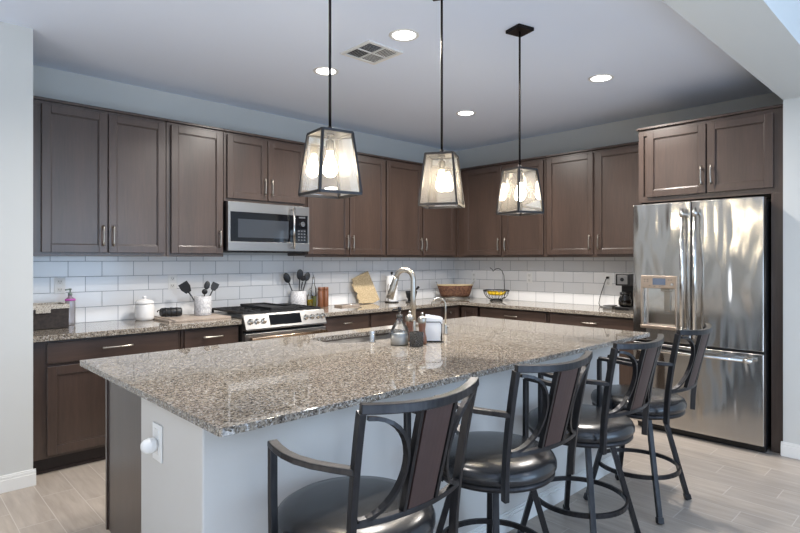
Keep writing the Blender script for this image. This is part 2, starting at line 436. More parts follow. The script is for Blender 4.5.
upper('B', -1.575, -0.350, [(-1.552, -1.034, 'R'), (-1.000, -0.460, 'L')], 'two-door dark wood wall cabinet on the right wall next to the corner', group=G_U)
upper('B', -2.785, -1.578, [(-2.735, -2.156, 'R'), (-2.120, -1.598, 'L')], 'two-door dark wood wall cabinet above the coffee maker beside the refrigerator', group=G_U)
# fix: corner block where the two runs meet
r = thing('corner_cabinet', 'dark wood cabinet block filling the corner where both wall runs meet', 'cabinet', (-0.17, -0.17, UB))
part('body', bx(-0.3488, -0.002, -0.3488, -0.002, UB+.002, UT+.012), M_WOOD, r)

def base(side, a0, a1, label, drawers=(), doors=(), group=None, dep=0.60):
    f = cb(side); r = thing('base_cabinet', label, 'cabinet', P3(side, (a0+a1)/2, 0.3, 0), group)
    bm = B(); f(bm, a0+.001, a1-.001, 0.01, dep-.019, 0.11, 0.875); part('body', bm, M_WOOD, r)
    bm = B(); f(bm, a0+.001, a1-.001, dep-.018, dep-.0005, 0.105, 0.872); part('face_frame', bm, M_WOOD, r, 0.001)
    bm = B(); f(bm, a0+.001, a1-.001, 0.02, dep-.05, 0.001, 0.104); f(bm, a0+.001, a1-.001, dep-.05, dep-.037, 0.001, 0.018); part('toe_kick', bm, M_TOE, r)
    for d_ in drawers: drawer(side, r, d_[0], d_[1], 0.722, 0.860, dep, *d_[2:])
    for (p, q, h) in doors: shaker(side, r, p, q, 0.125, 0.702, dep, h, 0.60)
    return r
G_B = 'dark wood base cabinets'
base('A', -4.845, -3.885, 'dark wood base cabinet at the far left under the wicker box', [(-4.758, -3.910, .2)], [(-4.758, -4.340, 'R'), (-4.330, -3.910, 'L')], G_B)
base('A', -3.882, -3.403, 'narrow dark wood base cabinet just left of the range', [(-3.858, -3.418, .16)], [(-3.858, -3.418, 'L')], G_B)
base('A', -2.592, -2.003, 'dark wood base cabinet just right of the range', [(-2.565, -2.018, .1)], [(-2.565, -2.018, 'L')], G_B)
base('A', -2.000, -1.462, 'dark wood base cabinet below the state-shaped board', [(-1.985, -1.478, .1, False)], [(-1.985, -1.478, 'L')], G_B)
base('A', -1.459, -0.922, 'dark wood base cabinet below the paper towels', [(-1.445, -0.945, .1, False)], [(-1.445, -0.945, 'L')], G_B)
r = base('A', -0.919, -0.002, 'dark wood corner base cabinet under the oval basket', [], [], G_B)
o = shaker('A', r, -0.90, -0.64, 0.125, 0.860, 0.60, None)
o = shaker('B', r, -0.875, -0.64, 0.125, 0.860, 0.60, None)
bm = B(); tube(bm, [(-0.80, -0.62, 0.80), (-0.80, -0.642, 0.80)], [0.006, 0.014], 12); part('knob', bm, M_NICKEL, o)
base('B', -1.780, -0.890, 'dark wood base cabinet under the fruit bowl', [(-1.758, -0.919, .16)], [(-1.758, -1.345, 'R'), (-1.335, -0.919, 'L')], G_B)
base('B', -2.785, -1.783, 'dark wood base cabinet under the coffee maker', [(-2.660, -1.803, .16)], [(-2.660, -2.236, 'R'), (-2.226, -1.803, 'L')], G_B)

# countertops on the walls
def slab(name, bm, label): 
    o = part(name, bm, M_GRAN, None, 0.004); o['label'] = label; o['category'] = 'countertop'; return o
slab('countertop', bx(-4.845, -3.404, -0.655, -0.009, 0.876, 0.914), 'speckled granite countertop left of the range')
bm = B(); P = [(-2.594, -0.009), (-2.594, -0.655), (-0.655, -0.655), (-0.655, -2.785), (-0.009, -2.785), (-0.009, -0.009)]
prism(bm, P, 0.038, Matrix.Translation((0, 0, 0.876))); slab('countertop', bm, 'L-shaped speckled granite countertop turning the corner to the refrigerator')

# refrigerator surround cabinet
r = thing('refrigerator_cabinet', 'dark wood surround with two doors above the refrigerator', 'cabinet', (-0.42, -3.31, 0))
part('body', bx(-0.815, -0.002, -3.829, -2.788, 1.93, 2.503), M_WOOD, r)
part('side_panel', bx(-0.833, -0.002, -3.829, -3.752, 0.0, 1.928), M_WOOD, r, 0.001)
part('side_panel', bx(-0.80, -0.002, -2.800, -2.788, 0.0, 1.928), M_WOOD, r)
bm = B(); box(bm, -0.835, -0.816, -3.829, -3.755, 1.885, 2.503); box(bm, -0.835, -0.816, -2.83, -2.788, 1.885, 2.503); box(bm, -0.835, -0.816, -3.755, -2.83, 1.885, 1.935); box(bm, -0.835, -0.816, -3.755, -2.83, 2.45, 2.503); box(bm, -.834, -.817, -3.34, -3.30, 1.93, 2.46)
part('face_frame', bm, M_WOOD, r, 0.001)
bm = B(); box(bm, -0.858, -0.002, -3.829, -2.775, 2.504, 2.514); box(bm, -0.848, -0.002, -3.829, -2.782, 2.514, 2.524); part('crown_molding', bm, M_WOOD, r, 0.002)
shaker('B', r, -3.320, -2.862, 1.928, 2.470, 0.835, 'L', 2.065)
shaker('B', r, -3.768, -3.330, 1.928, 2.470, 0.835, 'R', 2.065)

# ---------------------------------------------------------------- refrigerator
r = thing('refrigerator', 'stainless steel french door refrigerator with water dispenser', 'refrigerator', (-0.5, -3.27, 0))
part('case', bx(-0.905, -0.05, -3.735, -2.806, 0.03, 1.835), M_CASE, r, 0.006)
part('base_grille', bx(-0.90, -0.85, -3.73, -2.81, 0.0, 0.055), M_BLK, r)
XF = -0.972
def curved(y0, y1, z0, z1, th=0.066, n=8, cut=None):
    """slightly bowed door panel facing -x"""
    bm = B(); ys = [y0+(y1-y0)*i/n for i in range(n+1)]
    if cut: ys = sorted(set(ys+[cut[0], cut[1]]))
    def xo(y): t = (y-(y0+y1)/2)/((y1-y0)/2); return XF-0.004*(1-t*t)
    zs = [z0, z1] if not cut else [z0, cut[2], cut[3], z1]
    for k in range(len(zs)-1):
        for a, b in zip(ys, ys[1:]):
            if cut and k == 1 and a >= cut[0]-1e-6 and b <= cut[1]+1e-6: continue
            v = [bm.verts.new(p) for p in ((xo(a), a, zs[k]), (xo(b), b, zs[k]), (xo(b), b, zs[k+1]), (xo(a), a, zs[k+1]), (XF+th, a, zs[k]), (XF+th, b, zs[k]), (XF+th, b, zs[k+1]), (XF+th, a, zs[k+1]))]
            for f in ((0,1,2,3), (5,4,7,6), (4,5,1,0), (3,2,6,7), (1,5,6,2), (4,0,3,7)): bm.faces.new([v[i] for i in f])
    bmesh.ops.remove_doubles(bm, verts=bm.verts, dist=1e-5)
    # drop the inner walls shared by neighbouring cells
    seen = {}
    for f in bm.faces: seen.setdefault(tuple(sorted(v.index for v in f.verts)), []).append(f)
    bm.verts.index_update(); seen = {}
    for f in bm.faces: seen.setdefault(tuple(sorted(v.index for v in f.verts)), []).append(f)
    kill = [f for l in seen.values() if len(l) > 1 for f in l]
    bmesh.ops.delete(bm, geom=kill, context='FACES_ONLY')
    return bm
dl = part('door', curved(-3.249, -2.800, 0.740, 1.857, cut=(-3.142, -2.878, 0.865, 1.168)), M_STEEL, r, 0.005)
dr = part('door', curved(-3.737, -3.255, 0.740, 1.857), M_STEEL, r, 0.005)
fz = part('freezer_drawer', curved(-3.737, -2.800, 0.062, 0.722, n=12), M_STEEL, r, 0.005)
part('gasket', bx(-0.945, -0.905, -3.73, -2.81, 0.70, 0.76), M_BLK, r)
def bar(p0, p1, rad, parent, out):
    bm = B(); tube(bm, [p0, p1], rad, 14)
    for t in (0.04, 0.96):
        q = Vector(p0).lerp(Vector(p1), t); tube(bm, [q, q+Vector((out, 0, 0))], rad*0.9, 12); d = (Vector(p1)-Vector(p0)).normalized()*0.02; tube(bm, [q-d, q+d], rad*1.25, 14)
    return part('handle', bm, M_SSB, parent)
bar((-1.035, -3.205, 0.80), (-1.035, -3.205, 1.80), 0.014, dl, 0.06)
bar((-1.035, -3.297, 0.80), (-1.035, -3.297, 1.80), 0.014, dr, 0.06)
bar((-1.035, -3.68, 0.672), (-1.035, -2.86, 0.672), 0.013, fz, 0.06)
disp = part('water_dispenser', (lambda bm: (box(bm, -0.984, -0.965, -3.150, -2.868, 1.17, 1.272), box(bm, -0.984, -0.95, -3.150, -3.138, 0.86, 1.17), box(bm, -0.984, -0.95, -2.880, -2.868, 0.86, 1.17), box(bm, -0.992, -0.91, -3.150, -2.868, 0.842, 0.868), bm)[-1])(B()), pmat('dispenser_bronze_steel', (190, 172, 156), 0.3, 0.9), dl, 0.003)
part('recess', bx(-0.918, -0.908, -3.139, -2.879, 0.868, 1.168), M_SSB, disp)
part('display', bx(-0.987, -0.984, -3.065, -2.965, 1.198, 1.252), pmat('blue_grey_display', (88, 98, 115), 0.2), disp)
bm = B(); tube(bm, [(-0.984, -3.118, 1.205), (-0.994, -3.118, 1.205)], 0.011, 12); part('knob', bm, M_SSB, disp)
bm = B()
for y, z in ((-2.90, 1.24), (-2.90, 1.225), (-2.925, 1.24), (-2.925, 1.225), (-3.09, 1.24), (-3.11, 1.24), (-2.94, 1.19), (-2.98, 1.185), (-3.02, 1.185)): box(bm, -0.9855, -0.984, y-.006, y+.006, z-.003, z+.003)
part('button', bm, pmat('button_grey', (110, 104, 98), .4), disp)
bm = B(); box(bm, -0.935, -0.918, -3.085, -3.035, 0.985, 1.145); box(bm, -0.965, -0.918, -3.09, -3.02, 1.145, 1.166); part('paddle', bm, M_NICKEL, disp, 0.004)

# ---------------------------------------------------------------- microwave
r = thing('microwave', 'stainless steel over-the-range microwave under the short cabinet', 'microwave', (-3.0, -0.2, 1.475))
part('body', bx(-3.397, -2.573, -0.365, -0.01, 1.475, 1.905), M_BLK, r, 0.003)
bm = B(); x0, x1, z0, z1 = -3.397, -2.735, 1.480, 1.900
box(bm, x0, x1, -0.40, -0.366, z1-0.085, z1); box(bm, x0, x1, -0.40, -0.366, z0, z0+0.078); box(bm, x0, x0+0.022, -0.40, -0.366, z0+.078, z1-.085)
d = part('door', bm, M_SS, r, 0.002)
part('window', bx(x0+0.022, x1, -0.398, -0.367, z0+0.078, z1-0.085), M_BGLASS, d)
part('screen', bx(x0+0.09, -2.80, -0.3995, -0.398, z0+0.115, z1-0.145), M_GREYGL, d)
bm = B(); tube(bm, [(-2.77, -0.445, z0+.02), (-2.77, -0.445, z1-.02)], 0.0105, 12)
for z in (z0+.035, z1-.035): tube(bm, [(-2.77, -0.445, z), (-2.77, -0.40, z)], 0.010, 10)
part('handle', bm, M_SSB, d)
bm = B(); X0, X1 = -2.733, -2.573
box(bm, X0, X1, -0.40, -0.366, z1-0.085, z1); box(bm, X0, X1, -0.40, -0.366, z0, z0+0.078); box(bm, X1-0.018, X1, -0.40, -0.366, z0+.078, z1-.085)
cp = part('control_panel', bm, M_SS, r, 0.002)
part('keypad', bx(X0, X1-0.018, -0.399, -0.367, z0+0.078, z1-0.085), M_BGLASS, cp)
bm = B(); tube(bm, [(-2.655, -0.399, 1.735), (-2.655, -0.418, 1.735)], 0.022, 20); part('knob', bm, M_SSB, cp)
bm = B(); box(bm, -2.69, -2.62, -0.4, -0.399, 1.79, 1.805)
for i in range(3):
    for j in range(4): box(bm, -2.70+i*0.032, -2.682+i*0.032, -0.4, -0.399, 1.58+j*0.028, 1.592+j*0.028)
part('button', bm, pmat('pale_key', (84, 86, 90), .4), cp)
bm = B()
for i in range(7): box(bm, -3.3+i*0.1, -3.23+i*0.1, -0.34, -0.10, 1.468, 1.474)
part('vent', bm, M_BLKM, r)

# ---------------------------------------------------------------- range
r = thing('range', 'stainless steel slide-in gas range with black grates', 'range', (-3.0, -0.33, 0))
part('body', bx(-3.398, -2.598, -0.655, -0.012, 0.06, 0.905), M_SS, r)
part('toe_kick', bx(-3.39, -2.606, -0.60, -0.05, 0.0, 0.059), M_BLK, r)
part('cooktop', bx(-3.400, -2.596, -0.66, -0.012, 0.906, 0.926), M_BLK, r, 0.004)
bm = B(); v = [(-0.655, 0.905), (-0.700, 0.820), (-0.700, 0.808), (-0.655, 0.808)]
v = [(-0.64, 0.952), (-0.665, 0.952), (-0.712, 0.835), (-0.712, 0.822), (-0.658, 0.822), (-0.658, 0.93), (-0.64, 0.93)]
prism(bm, v, 0.80, Matrix(((0,0,1,-3.398), (1,0,0,0), (0,1,0,0), (0,0,0,1))))
cp = part('control_panel', bm, M_SS, r, 0.003)
def onp(x, s, out=0.0):   # point on the slanted control face, s 0 bottom .. 1 top
    y = -0.712+0.047*s; z = 0.835+0.117*s; nx = Vector((0, -0.928, 0.373)); return Vector((x, y, z))+nx*out
bm = B()
for a in (0,):
    pts = [onp(-3.17, .16, .0015), onp(-2.86, .16, .0015), onp(-2.86, .86, .0015), onp(-3.17, .86, .0015)]
    vs = [bm.verts.new(p) for p in pts]+[bm.verts.new(p-Vector((0, -0.928, .373))*.004) for p in pts]
    for f in ((0,1,2,3), (7,6,5,4), (0,4,5,1), (1,5,6,2), (2,6,7,3), (3,7,4,0)): bm.faces.new([vs[i] for i in f])
part('display', bm, M_BGLASS, cp)
for x in (-3.345, -3.283, -3.221, -2.808, -2.744, -2.680, -2.628):
    bm = B(); tube(bm, [onp(x, .5, 0), onp(x, .5, .006), onp(x, .5, .007), onp(x, .5, .026), onp(x, .5, .030)], [.024, .024, .018, .016, .012], 18)
    box(bm, x-.002, x+.002, onp(x,.5,.03).y-.002, onp(x,.5,.03).y+.006, 0.885, 0.905)
    part('knob', bm, M_SSB, cp)
part('warm_strip', bx(-3.396, -2.60, -0.668, -0.656, 0.800, 0.8215), M_BLK, r)
od = part('oven_door', bx(-3.396, -2.60, -0.700, -0.656, 0.27, 0.798), M_SS, r, 0.005)
part('window', bx(-3.28, -2.716, -0.7015, -0.699, 0.36, 0.66), M_BGLASS, od)
bm = B(); tube(bm, [(-3.37, -0.755, 0.762), (-2.625, -0.755, 0.762)], 0.013, 14)
for x in (-3.345, -2.65): tube(bm, [(x, -0.755, 0.762), (x, -0.70, 0.762)], 0.012, 12)
part('handle', bm, pmat('warm_brushed_handle', (205, 180, 155), 0.25, 1.0), od)
part('drawer', bx(-3.396, -2.60, -0.70, -0.656, 0.07, 0.262), M_SS, r, 0.005)
def grate(x0, x1):
    bm = B(); z = 0.962; y0, y1 = -0.63, -0.06
    for x in (x0, (x0+x1)/2, x1): tube(bm, [(x, y0, z), (x, y1, z)], 0, square=(.0065, .009))
    for i in range(5): y = y0+(y1-y0)*i/4; tube(bm, [(x0, y, z), (x1, y, z)], 0, square=(.0065, .009))
    for x in (x0, x1):
        for y in (y0, y1): tube(bm, [(x, y, 0.927), (x, y, z)], 0, square=(.008, .008))
    for yy in (-.48, -.2):
        lathe(bm, [(0.045, 0), (0.045, .012), (.03, .02), (0, .02)], ((x0+x1)/2, yy, 0.928), 20)
    return bm
for a, b in ((-3.375, -3.14), (-3.12, -2.875), (-2.855, -2.62)): part('grate', grate(a, b), M_IRON, r)
r = thing('griddle', 'flat black griddle plate lying across the middle range grates', 'griddle', (-3.0, -0.3, 0.972))
bm = B(); box(bm, -3.12, -2.87, -0.62, -0.08, 0.9725, 0.980)
for a in ((-3.12, -3.108, -.62, -.08), (-2.882, -2.87, -.62, -.08), (-3.12, -2.87, -.62, -.608), (-3.12, -2.87, -.092, -.08)): box(bm, *a, 0.98, 0.994)
part('plate', bm, M_IRON, r, 0.002)

# ---------------------------------------------------------------- island
IX0, IX1, IY0, IY1 = -4.853, -1.822, -3.284, -1.782
r = thing('kitchen_island', 'long kitchen island base with painted seating wall and dark cabinet back', 'island', (-3.35, -2.5, 0))
kw = part('seating_wall', bx(-4.828, -1.905, -3.110, -2.558, 0, 0.888), M_KNEE, r, 0.006)
bm = B()
for t, z0, z1 in ((0.014, 0, .075), (.010, .075, .092), (.006, .092, .102)): box(bm, -4.828-t, -1.905, -3.110-t, -3.110, z0, z1); box(bm, -4.828-t, -4.828, -3.110, -2.558, z0, z1)
part('baseboard', bm, M_TRIM, kw, .002)
# cabinets on the kitchen side: carcass with real well for the sink
bm = B(); box(bm, -4.758, -4.740, -2.557, -1.885, 0.105, 0.888); box(bm, -4.758, -4.740, -2.557, -1.945, 0, 0.105)
part('end_panel', bm, M_WOOD, r, .001)
bm = B(); box(bm, -4.739, -3.72, -2.557, -1.906, 0.105, 0.888); box(bm, -2.80, -1.92, -2.557, -1.906, 0.105, 0.888); box(bm, -3.72, -2.80, -2.557, -2.45, 0.105, 0.888); box(bm, -3.72, -2.80, -1.925, -1.906, 0.105, 0.888); box(bm, -3.72, -2.80, -2.45, -1.925, .105, .125)
part('body', bm, M_WOOD, r)
part('toe_kick', bx(-4.739, -1.94, -2.50, -1.95, 0, 0.104), M_TOE, r)
bmf = B(); box(bmf, -4.765, -1.92, -1.905, -1.886, .105, .886); part('face_frame', bmf, M_WOOD, r)
xs = [-4.74, -4.17, -3.72, -3.26, -2.80, -2.36, -1.94]
for a, b in zip(xs, xs[1:]):
    bm = B(); box(bm, a+.006, b-.006, -1.885, -1.866, 0.125, 0.86)
    d = part('door', bm, M_WOOD, r, .003)
    bm = B(); tube(bm, [(b-.04, -1.845, .62), (b-.04, -1.845, .77)], .005, 8); tube(bm, [(b-.04, -1.845, .64), (b-.04, -1.866, .64)], .004, 8); tube(bm, [(b-.04, -1.845, .75), (b-.04, -1.866, .75)], .004, 8)
    part('handle', bm, M_NICKEL, d)
# worktop with the rounded sink opening
SX0, SX1, SY0, SY1 = -3.640, -2.90, -2.275, -1.930
def rrect(x0, x1, y0, y1, rs, n=6):
    pts = []
    for (cx, cy, sx, sy, a0, rr) in ((x1, y1, -1, -1, 0, rs[0]), (x0, y1, 1, -1, 90, rs[1]), (x0, y0, 1, 1, 180, rs[2]), (x1, y0, -1, 1, 270, rs[3])):
        for i in range(n+1):
            t = math.radians(a0+90*i/n); pts.append((cx+sx*rr+rr*math.cos(t), cy+sy*rr+rr*math.sin(t)))
    return pts
hole = rrect(SX0, SX1, SY0, SY1, (.05, .06, .17, .06))
def plate_with_hole(bm, outer, inner, z0, z1):
    for z, fl in ((z1, False), (z0, True)):
        vo = [bm.verts.new((x, y, z)) for x, y in outer]; vi = [bm.verts.new((x, y, z)) for x, y in inner]
        es = [bm.edges.new((vo[i], vo[(i+1) % len(vo)])) for i in range(len(vo))]+[bm.edges.new((vi[i], vi[(i+1) % len(vi)])) for i in range(len(vi))]
        bmesh.ops.triangle_fill(bm, edges=es, use_beauty=True)
        if fl: lo, li = vo, vi
        else: to, ti = vo, vi
    for A, Bv in ((to, lo), (ti, li)):
        for i in range(len(A)):
            j = (i+1) % len(A); bm.faces.new((A[i], A[j], Bv[j], Bv[i]))
bm = B(); plate_with_hole(bm, rrect(IX0, IX1, IY0, IY1, (.012, .012, .012, .012), 4), hole, 0.889, 0.914)
o = part('island_worktop', bm, M_GRAN, None, 0.003); o['label'] = 'large speckled granite island worktop with a sink opening'; o['category'] = 'countertop'
r = thing('sink', 'stainless steel undermount sink set into the island worktop', 'sink', (-3.27, -2.1, 0.67))
bm = B(); top = rrect(SX0-.006, SX1+.006, SY0-.006, SY1+.006, (.056, .066, .176, .066)); bot = rrect(SX0+.012, SX1-.012, SY0+.012, SY1-.012, (.05, .05, .15, .05))
lip = rrect(SX0-.02, SX1+.02, SY0-.012, SY1+.003, (.06, .06, .18, .06))
rings = [[bm.verts.new((x, y, z)) for x, y in L] for L, z in ((lip, .8880), (top, .8880), (bot, .69))]
for A, C_ in zip(rings, rings[1:]):
    for i in range(len(A)):
        j = (i+1) % len(A); f = bm.faces.new((A[i], A[j], C_[j], C_[i])); f.smooth = True
bm.faces.new(rings[-1])
o = part('basin', bm, M_SS, r); s = o.modifiers.new('solid', 'SOLIDIFY'); s.thickness = .002
bm = B(); lathe(bm, [(.045, 0), (.045, .003), (.03, .004), (0, .002)], (-3.27, -2.1, .691), 24); part('drain', bm, M_SSB, r)

# main faucet
def arc(c, r, a0, a1, n, ax):
    out = []
    for i in range(n+1):
        t = math.radians(a0+(a1-a0)*i/n); out.append(Vector(c)+Vector(ax)*r*math.cos(t)+Vector((0,0,1))*r*math.sin(t))
    return out
r = thing('kitchen_faucet', 'tall brushed nickel gooseneck faucet beside the sink', 'faucet', (-3.115, -2.335, 0.915))
F0 = Vector((-3.115, -2.335, 0.915)); ax = Vector((-0.45, 0.90, 0)).normalized()
bm = B(); lathe(bm, [(.028, 0), (.028, .006), (.021, .03), (.019, .1), (.016, .11)], F0, 24); part('base', bm, M_NICKEL, r)
R_ = 0.057; zt = 1.280
pts = [F0+Vector((0,0,.1)), F0+Vector((0,0,.25)), Vector((F0.x, F0.y, zt))]+arc(F0+ax*R_+Vector((0,0,zt-F0.z)), R_, 180, 12, 14, ax)[1:]
bm = B(); tube(bm, pts, .0165, 14); part('neck', bm, M_NICKEL, r)
e = pts[-1]; d = (pts[-1]-pts[-2]).normalized()
bm = B(); tube(bm, [e, e+d*.02, e+d*.09, e+d*.145], [.0175, .019, .0215, .024], 16); sh = part('spray_head', bm, M_NICKEL, r)
bm = B(); q = e+d*.07+ax*.018; ellipsoid(bm, q, .006, .006, .018); part('button', bm, M_BLKM, sh)
bm = B(); tube(bm, [F0+Vector((0, 0, .07)), F0+Vector((.03, -.035, .075)), F0+Vector((.05, -.06, .13))], [.010, .009, .006], 10); part('lever', bm, M_NICKEL, r)
# small filtered-water faucet
F0 = Vector((-2.865, -2.385, 0.915)); ax = Vector((-0.62, 0.55, 0)).normalized()
r = thing('filter_faucet', 'slim small gooseneck faucet behind the napkin holder', 'faucet', F0)
bm = B(); lathe(bm, [(.018, 0), (.018, .005), (.012, .012), (.011, .06), (.007, .068)], F0, 20); part('base', bm, M_NICKEL, r)
bm = B(); pts = [F0+Vector((0,0,.06)), F0+Vector((0,0,.16))]+arc(F0+ax*.045+Vector((0,0,.19)), .045, 180, -5, 14, ax)
tube(bm, pts, .0055, 10); part('neck', bm, M_NICKEL, r)
bm = B(); tube(bm, [F0+Vector((0,0,.04)), F0+Vector((.012,-.03,.052))], [.005, .004], 8); part('lever', bm, M_NICKEL, r)
# air switch cylinder
bm = B(); lathe(bm, [(.020, 0), (.020, .003), (.0165, .006), (.0165, .062), (.014, .066), (0, .066)], (-3.437, -2.315, .915), 22)
o = part('air_gap_cap', bm, M_SSB); o['label'] = 'short polished steel air gap cylinder on the island near the sink'; o['category'] = 'air gap'

# soap bottle
c = Vector((-3.385, -2.495, 0.9145)); K = 1.22
r = thing('soap_bottle', 'clear glass soap bottle with dark pump on the island', 'soap bottle', c)
bm = B(); lathe(bm, [(a*K, b*K) for a, b in [(.040, .001), (.042, .004), (.042, .066), (.036, .083), (.019, .108), (.014, .118), (.014, .128)]], c, 28); part('bottle', bm, M_GLASS, r)
bm = B(); lathe(bm, [(a*K, b*K) for a, b in [(.039, .003), (.039, .052), (0, .052)]], c, 28); part('soap', bm, M_SOAP, r)
bm = B(); lathe(bm, [(a*K, b*K) for a, b in [(.016, .126), (.016, .140), (.006, .142), (.006, .158)]], c, 18); part('pump_collar', bm, pmat('pump_grey', (92, 90, 88), .35, .7), r)
bm = B(); lathe(bm, [(a*K, b*K) for a, b in [(.008, .156), (.009, .175), (.006, .178)]], c, 14); tube(bm, [c+Vector((0,0,.168))*K, c+Vector((-.030,.010,.166))*K, c+Vector((-.036,.012,.160))*K], [.005,.004,.003], 8); part('pump_head', bm, pmat('pump_dark', (60, 58, 60), .35, .6), r)
# scrubber holder
c = Vector((-3.365, -2.610, 0.9145))
r = thing('sponge_holder', 'small clear square holder with a round black scrubber on the island', 'sponge holder', c)
bm = B(); box(bm, c.x-.028, c.x+.028, c.y-.028, c.y+.028, .9146, .920)
for a in ((-.028, -.026, -.028, .028), (.026, .028, -.028, .028), (-.026, .026, -.028, -.026), (-.026, .026, .026, .028)): box(bm, c.x+a[0], c.x+a[1], c.y+a[2], c.y+a[3], .92, .996)
part('holder', bm, mk_clear('smoky_acrylic', (.82, .86, .92), .02), r)
bm = B(); ellipsoid(bm, c+Vector((-.004, .004, .042)), .021, .021, .038); part('scrubber', bm, M_UTEN, r)
# mills
def mill(c, label):
    r = thing('pepper_mill', label, 'pepper mill', c, 'wooden mills on the island')
    K = 1.2; bm = B(); lathe(bm, [(a*K, b*K) for a, b in [(.022, .0005), (.0235, .006), (.022, .03), (.0165, .055), (.0155, .07), (.0185, .093), (.018, .1)]], c, 24); part('body', bm, M_WALNUT, r)
    bm = B(); lathe(bm, [(a*K, b*K) for a, b in [(.019, .1), (.021, .104), (.021, .122), (.014, .132), (.006, .134), (.005, .139), (.008, .143), (.006, .150), (0, .152)]], c, 24); part('cap', bm, M_NICKEL, r, label='silver metal cap')
mill(Vector((-3.272, -2.565, .9145)), 'wooden pepper mill with a silver cap nearest the camera, in front of the napkins')
mill(Vector((-3.255, -2.445, .9145)), 'wooden mill with a silver cap half hidden behind the sponge holder')
# napkin holder
c = Vector((-3.165, -2.545, .9145))
r = thing('napkin_holder', 'black wire napkin holder on the island', 'napkin holder', c)
U = Vector((0.72, -0.69, 0)); V = Vector((0.69, 0.72, 0)); Z = Vector((0,0,1))
for s in (-1, 1):
    bm = B(); o_ = c+V*s*.031+Z*.004; tube(bm, [o_-U*.055, o_-U*.055+Z*.100, o_-U*.045+Z*.115, o_+U*.045+Z*.115, o_+U*.055+Z*.100, o_+U*.055], .0028, 8); part('wire_frame', bm, M_BLKM, r)
bm = B()
for k in (-.05, -.017, .017, .05): tube(bm, [c-V*.033+U*k+Z*.0035, c+V*.033+U*k+Z*.0035], .0026, 8)
for s in (-1, 1): tube(bm, [c+V*s*.031-U*.055+Z*.0035, c+V*s*.031+U*.055+Z*.0035], .0026, 8)
part('base', bm, M_BLKM, r)
r = thing('napkin_stack', 'stack of white paper napkins fanned out in the wire holder', 'napkins', c+Z*.006)
for k in range(5):
    s = -.020+.010*k; lean = (k-1.5)*.007
    bm = B(); q = c+V*s+Z*.0065; h = .142+.005*((k*3) % 4)
    pts = []
    for (a, z_) in ((-.05, 0), (.05, 0), (.052, h*.92), (-.045+.008*k, h)):
        for t in (-.0035, .0035): pts.append(q+U*(a+lean*z_*6)+V*(t+lean*z_*4.5)+Z*z_)
    vs = [bm.verts.new(p) for p in pts]
    for f in ((0,2,4,6), (7,5,3,1), (0,1,3,2), (2,3,5,4), (4,5,7,6), (6,7,1,0)): bm.faces.new([vs[i] for i in f])
    part('napkin', bm, M_PAPER, r, .001)
# outlet with air freshener on the island end
r = thing('power_outlet', 'white outlet plate on the end wall of the island', 'outlet', (-4.829, -2.742, .743))
part('plate', bx(-4.835, -4.8295, -2.785, -2.70, .676, .808), M_PLASTIC, r, .002)
bm = B(); box(bm, -4.8365, -4.835, -2.762, -2.722, .755, .790); box(bm, -4.8365, -4.835, -2.762, -2.722, .70, .735); part('socket', bm, M_TRIM, r)
r = thing('air_freshener', 'rounded white plug-in air freshener on the island outlet', 'air freshener', (-4.838, -2.75, .735))
bm = B(); lathe(bm, [(.020, 0), (.026, .008), (.028, .022), (.024, .038), (.015, .048), (0, .053)], (-4.838, -2.742, .735), 20, M=Matrix.Rotation(-PI/2, 3, 'Y')); part('body', bm, M_PLASTIC, r)

# ---------------------------------------------------------------- counter items on the back run
def outlet(a, z, side, label, toggle=False):
    f = cb(side); r = thing('wall_outlet', label, 'outlet', P3(side, a, .0085, z), 'white wall outlets')
    bm = B(); f(bm, a-.037, a+.037, .0085, .013, z-.060, z+.060); part('plate', bm, M_PLASTIC, r, .002)
    bm = B(); f(bm, a-.018, a+.018, .0131, .016, z+.012, z+.045); f(bm, a-.018, a+.018, .0131, .016, z-.045, z-.012); part('socket', bm, M_TRIM, r, .003)
    bm = B()
    for s in (1, -1):
        f(bm, a-.009, a-.006, .0158, .0163, z+s*.03-.004, z+s*.03+.008); f(bm, a+.006, a+.009, .0158, .0163, z+s*.03-.004, z+s*.03+.008); f(bm, a-.002, a+.002, .0158, .0163, z+s*.03-.012, z+s*.03-.007)
    part('slot', bm, M_BLKM, r)
outlet(-4.557, 1.205, 'A', 'white wall outlet above the dark wicker box')
outlet(-3.714, 1.21, 'A', 'white wall outlet above the rolled black case left of the range')
outlet(-0.339, 1.18, 'B', 'white wall outlet in the corner above the oval basket')
outlet(-1.165, 1.19, 'B', 'white wall outlet right of the fruit bowl')
outlet(-2.126, 1.185, 'B', 'white wall outlet with the coffee maker plugged in')

# dark wicker box with liner
r = thing('storage_basket', 'dark woven rectangular basket with a speckled cloth liner', 'basket', (-4.70, -.17, .914))
bm = B(); x0, x1, y0, y1 = -4.842, -4.562, -.30, -.06
for a in ((x0, x1, y0, y0+.01), (x0, x1, y1-.01, y1), (x0, x0+.01, y0+.01, y1-.01), (x1-.01, x1, y0+.01, y1-.01)): box(bm, *a, .915, 1.058)
box(bm, x0, x1, y0, y1, .915, .922); part('woven_body', bm, M_WICKD, r, .003)
bm = B()
for a in ((x0-.002, x1+.005, y0-.005, y0+.013), (x0-.002, x1+.005, y1-.013, y1+.005), (x0-.002, x0+.013, y0, y1), (x1-.013, x1+.005, y0, y1)): box(bm, *a, 1.055, 1.085)
box(bm, -4.765, -4.675, y0-.010, y0-.004, 1.028, 1.06); part('liner', bm, M_LINEN, r, .006)
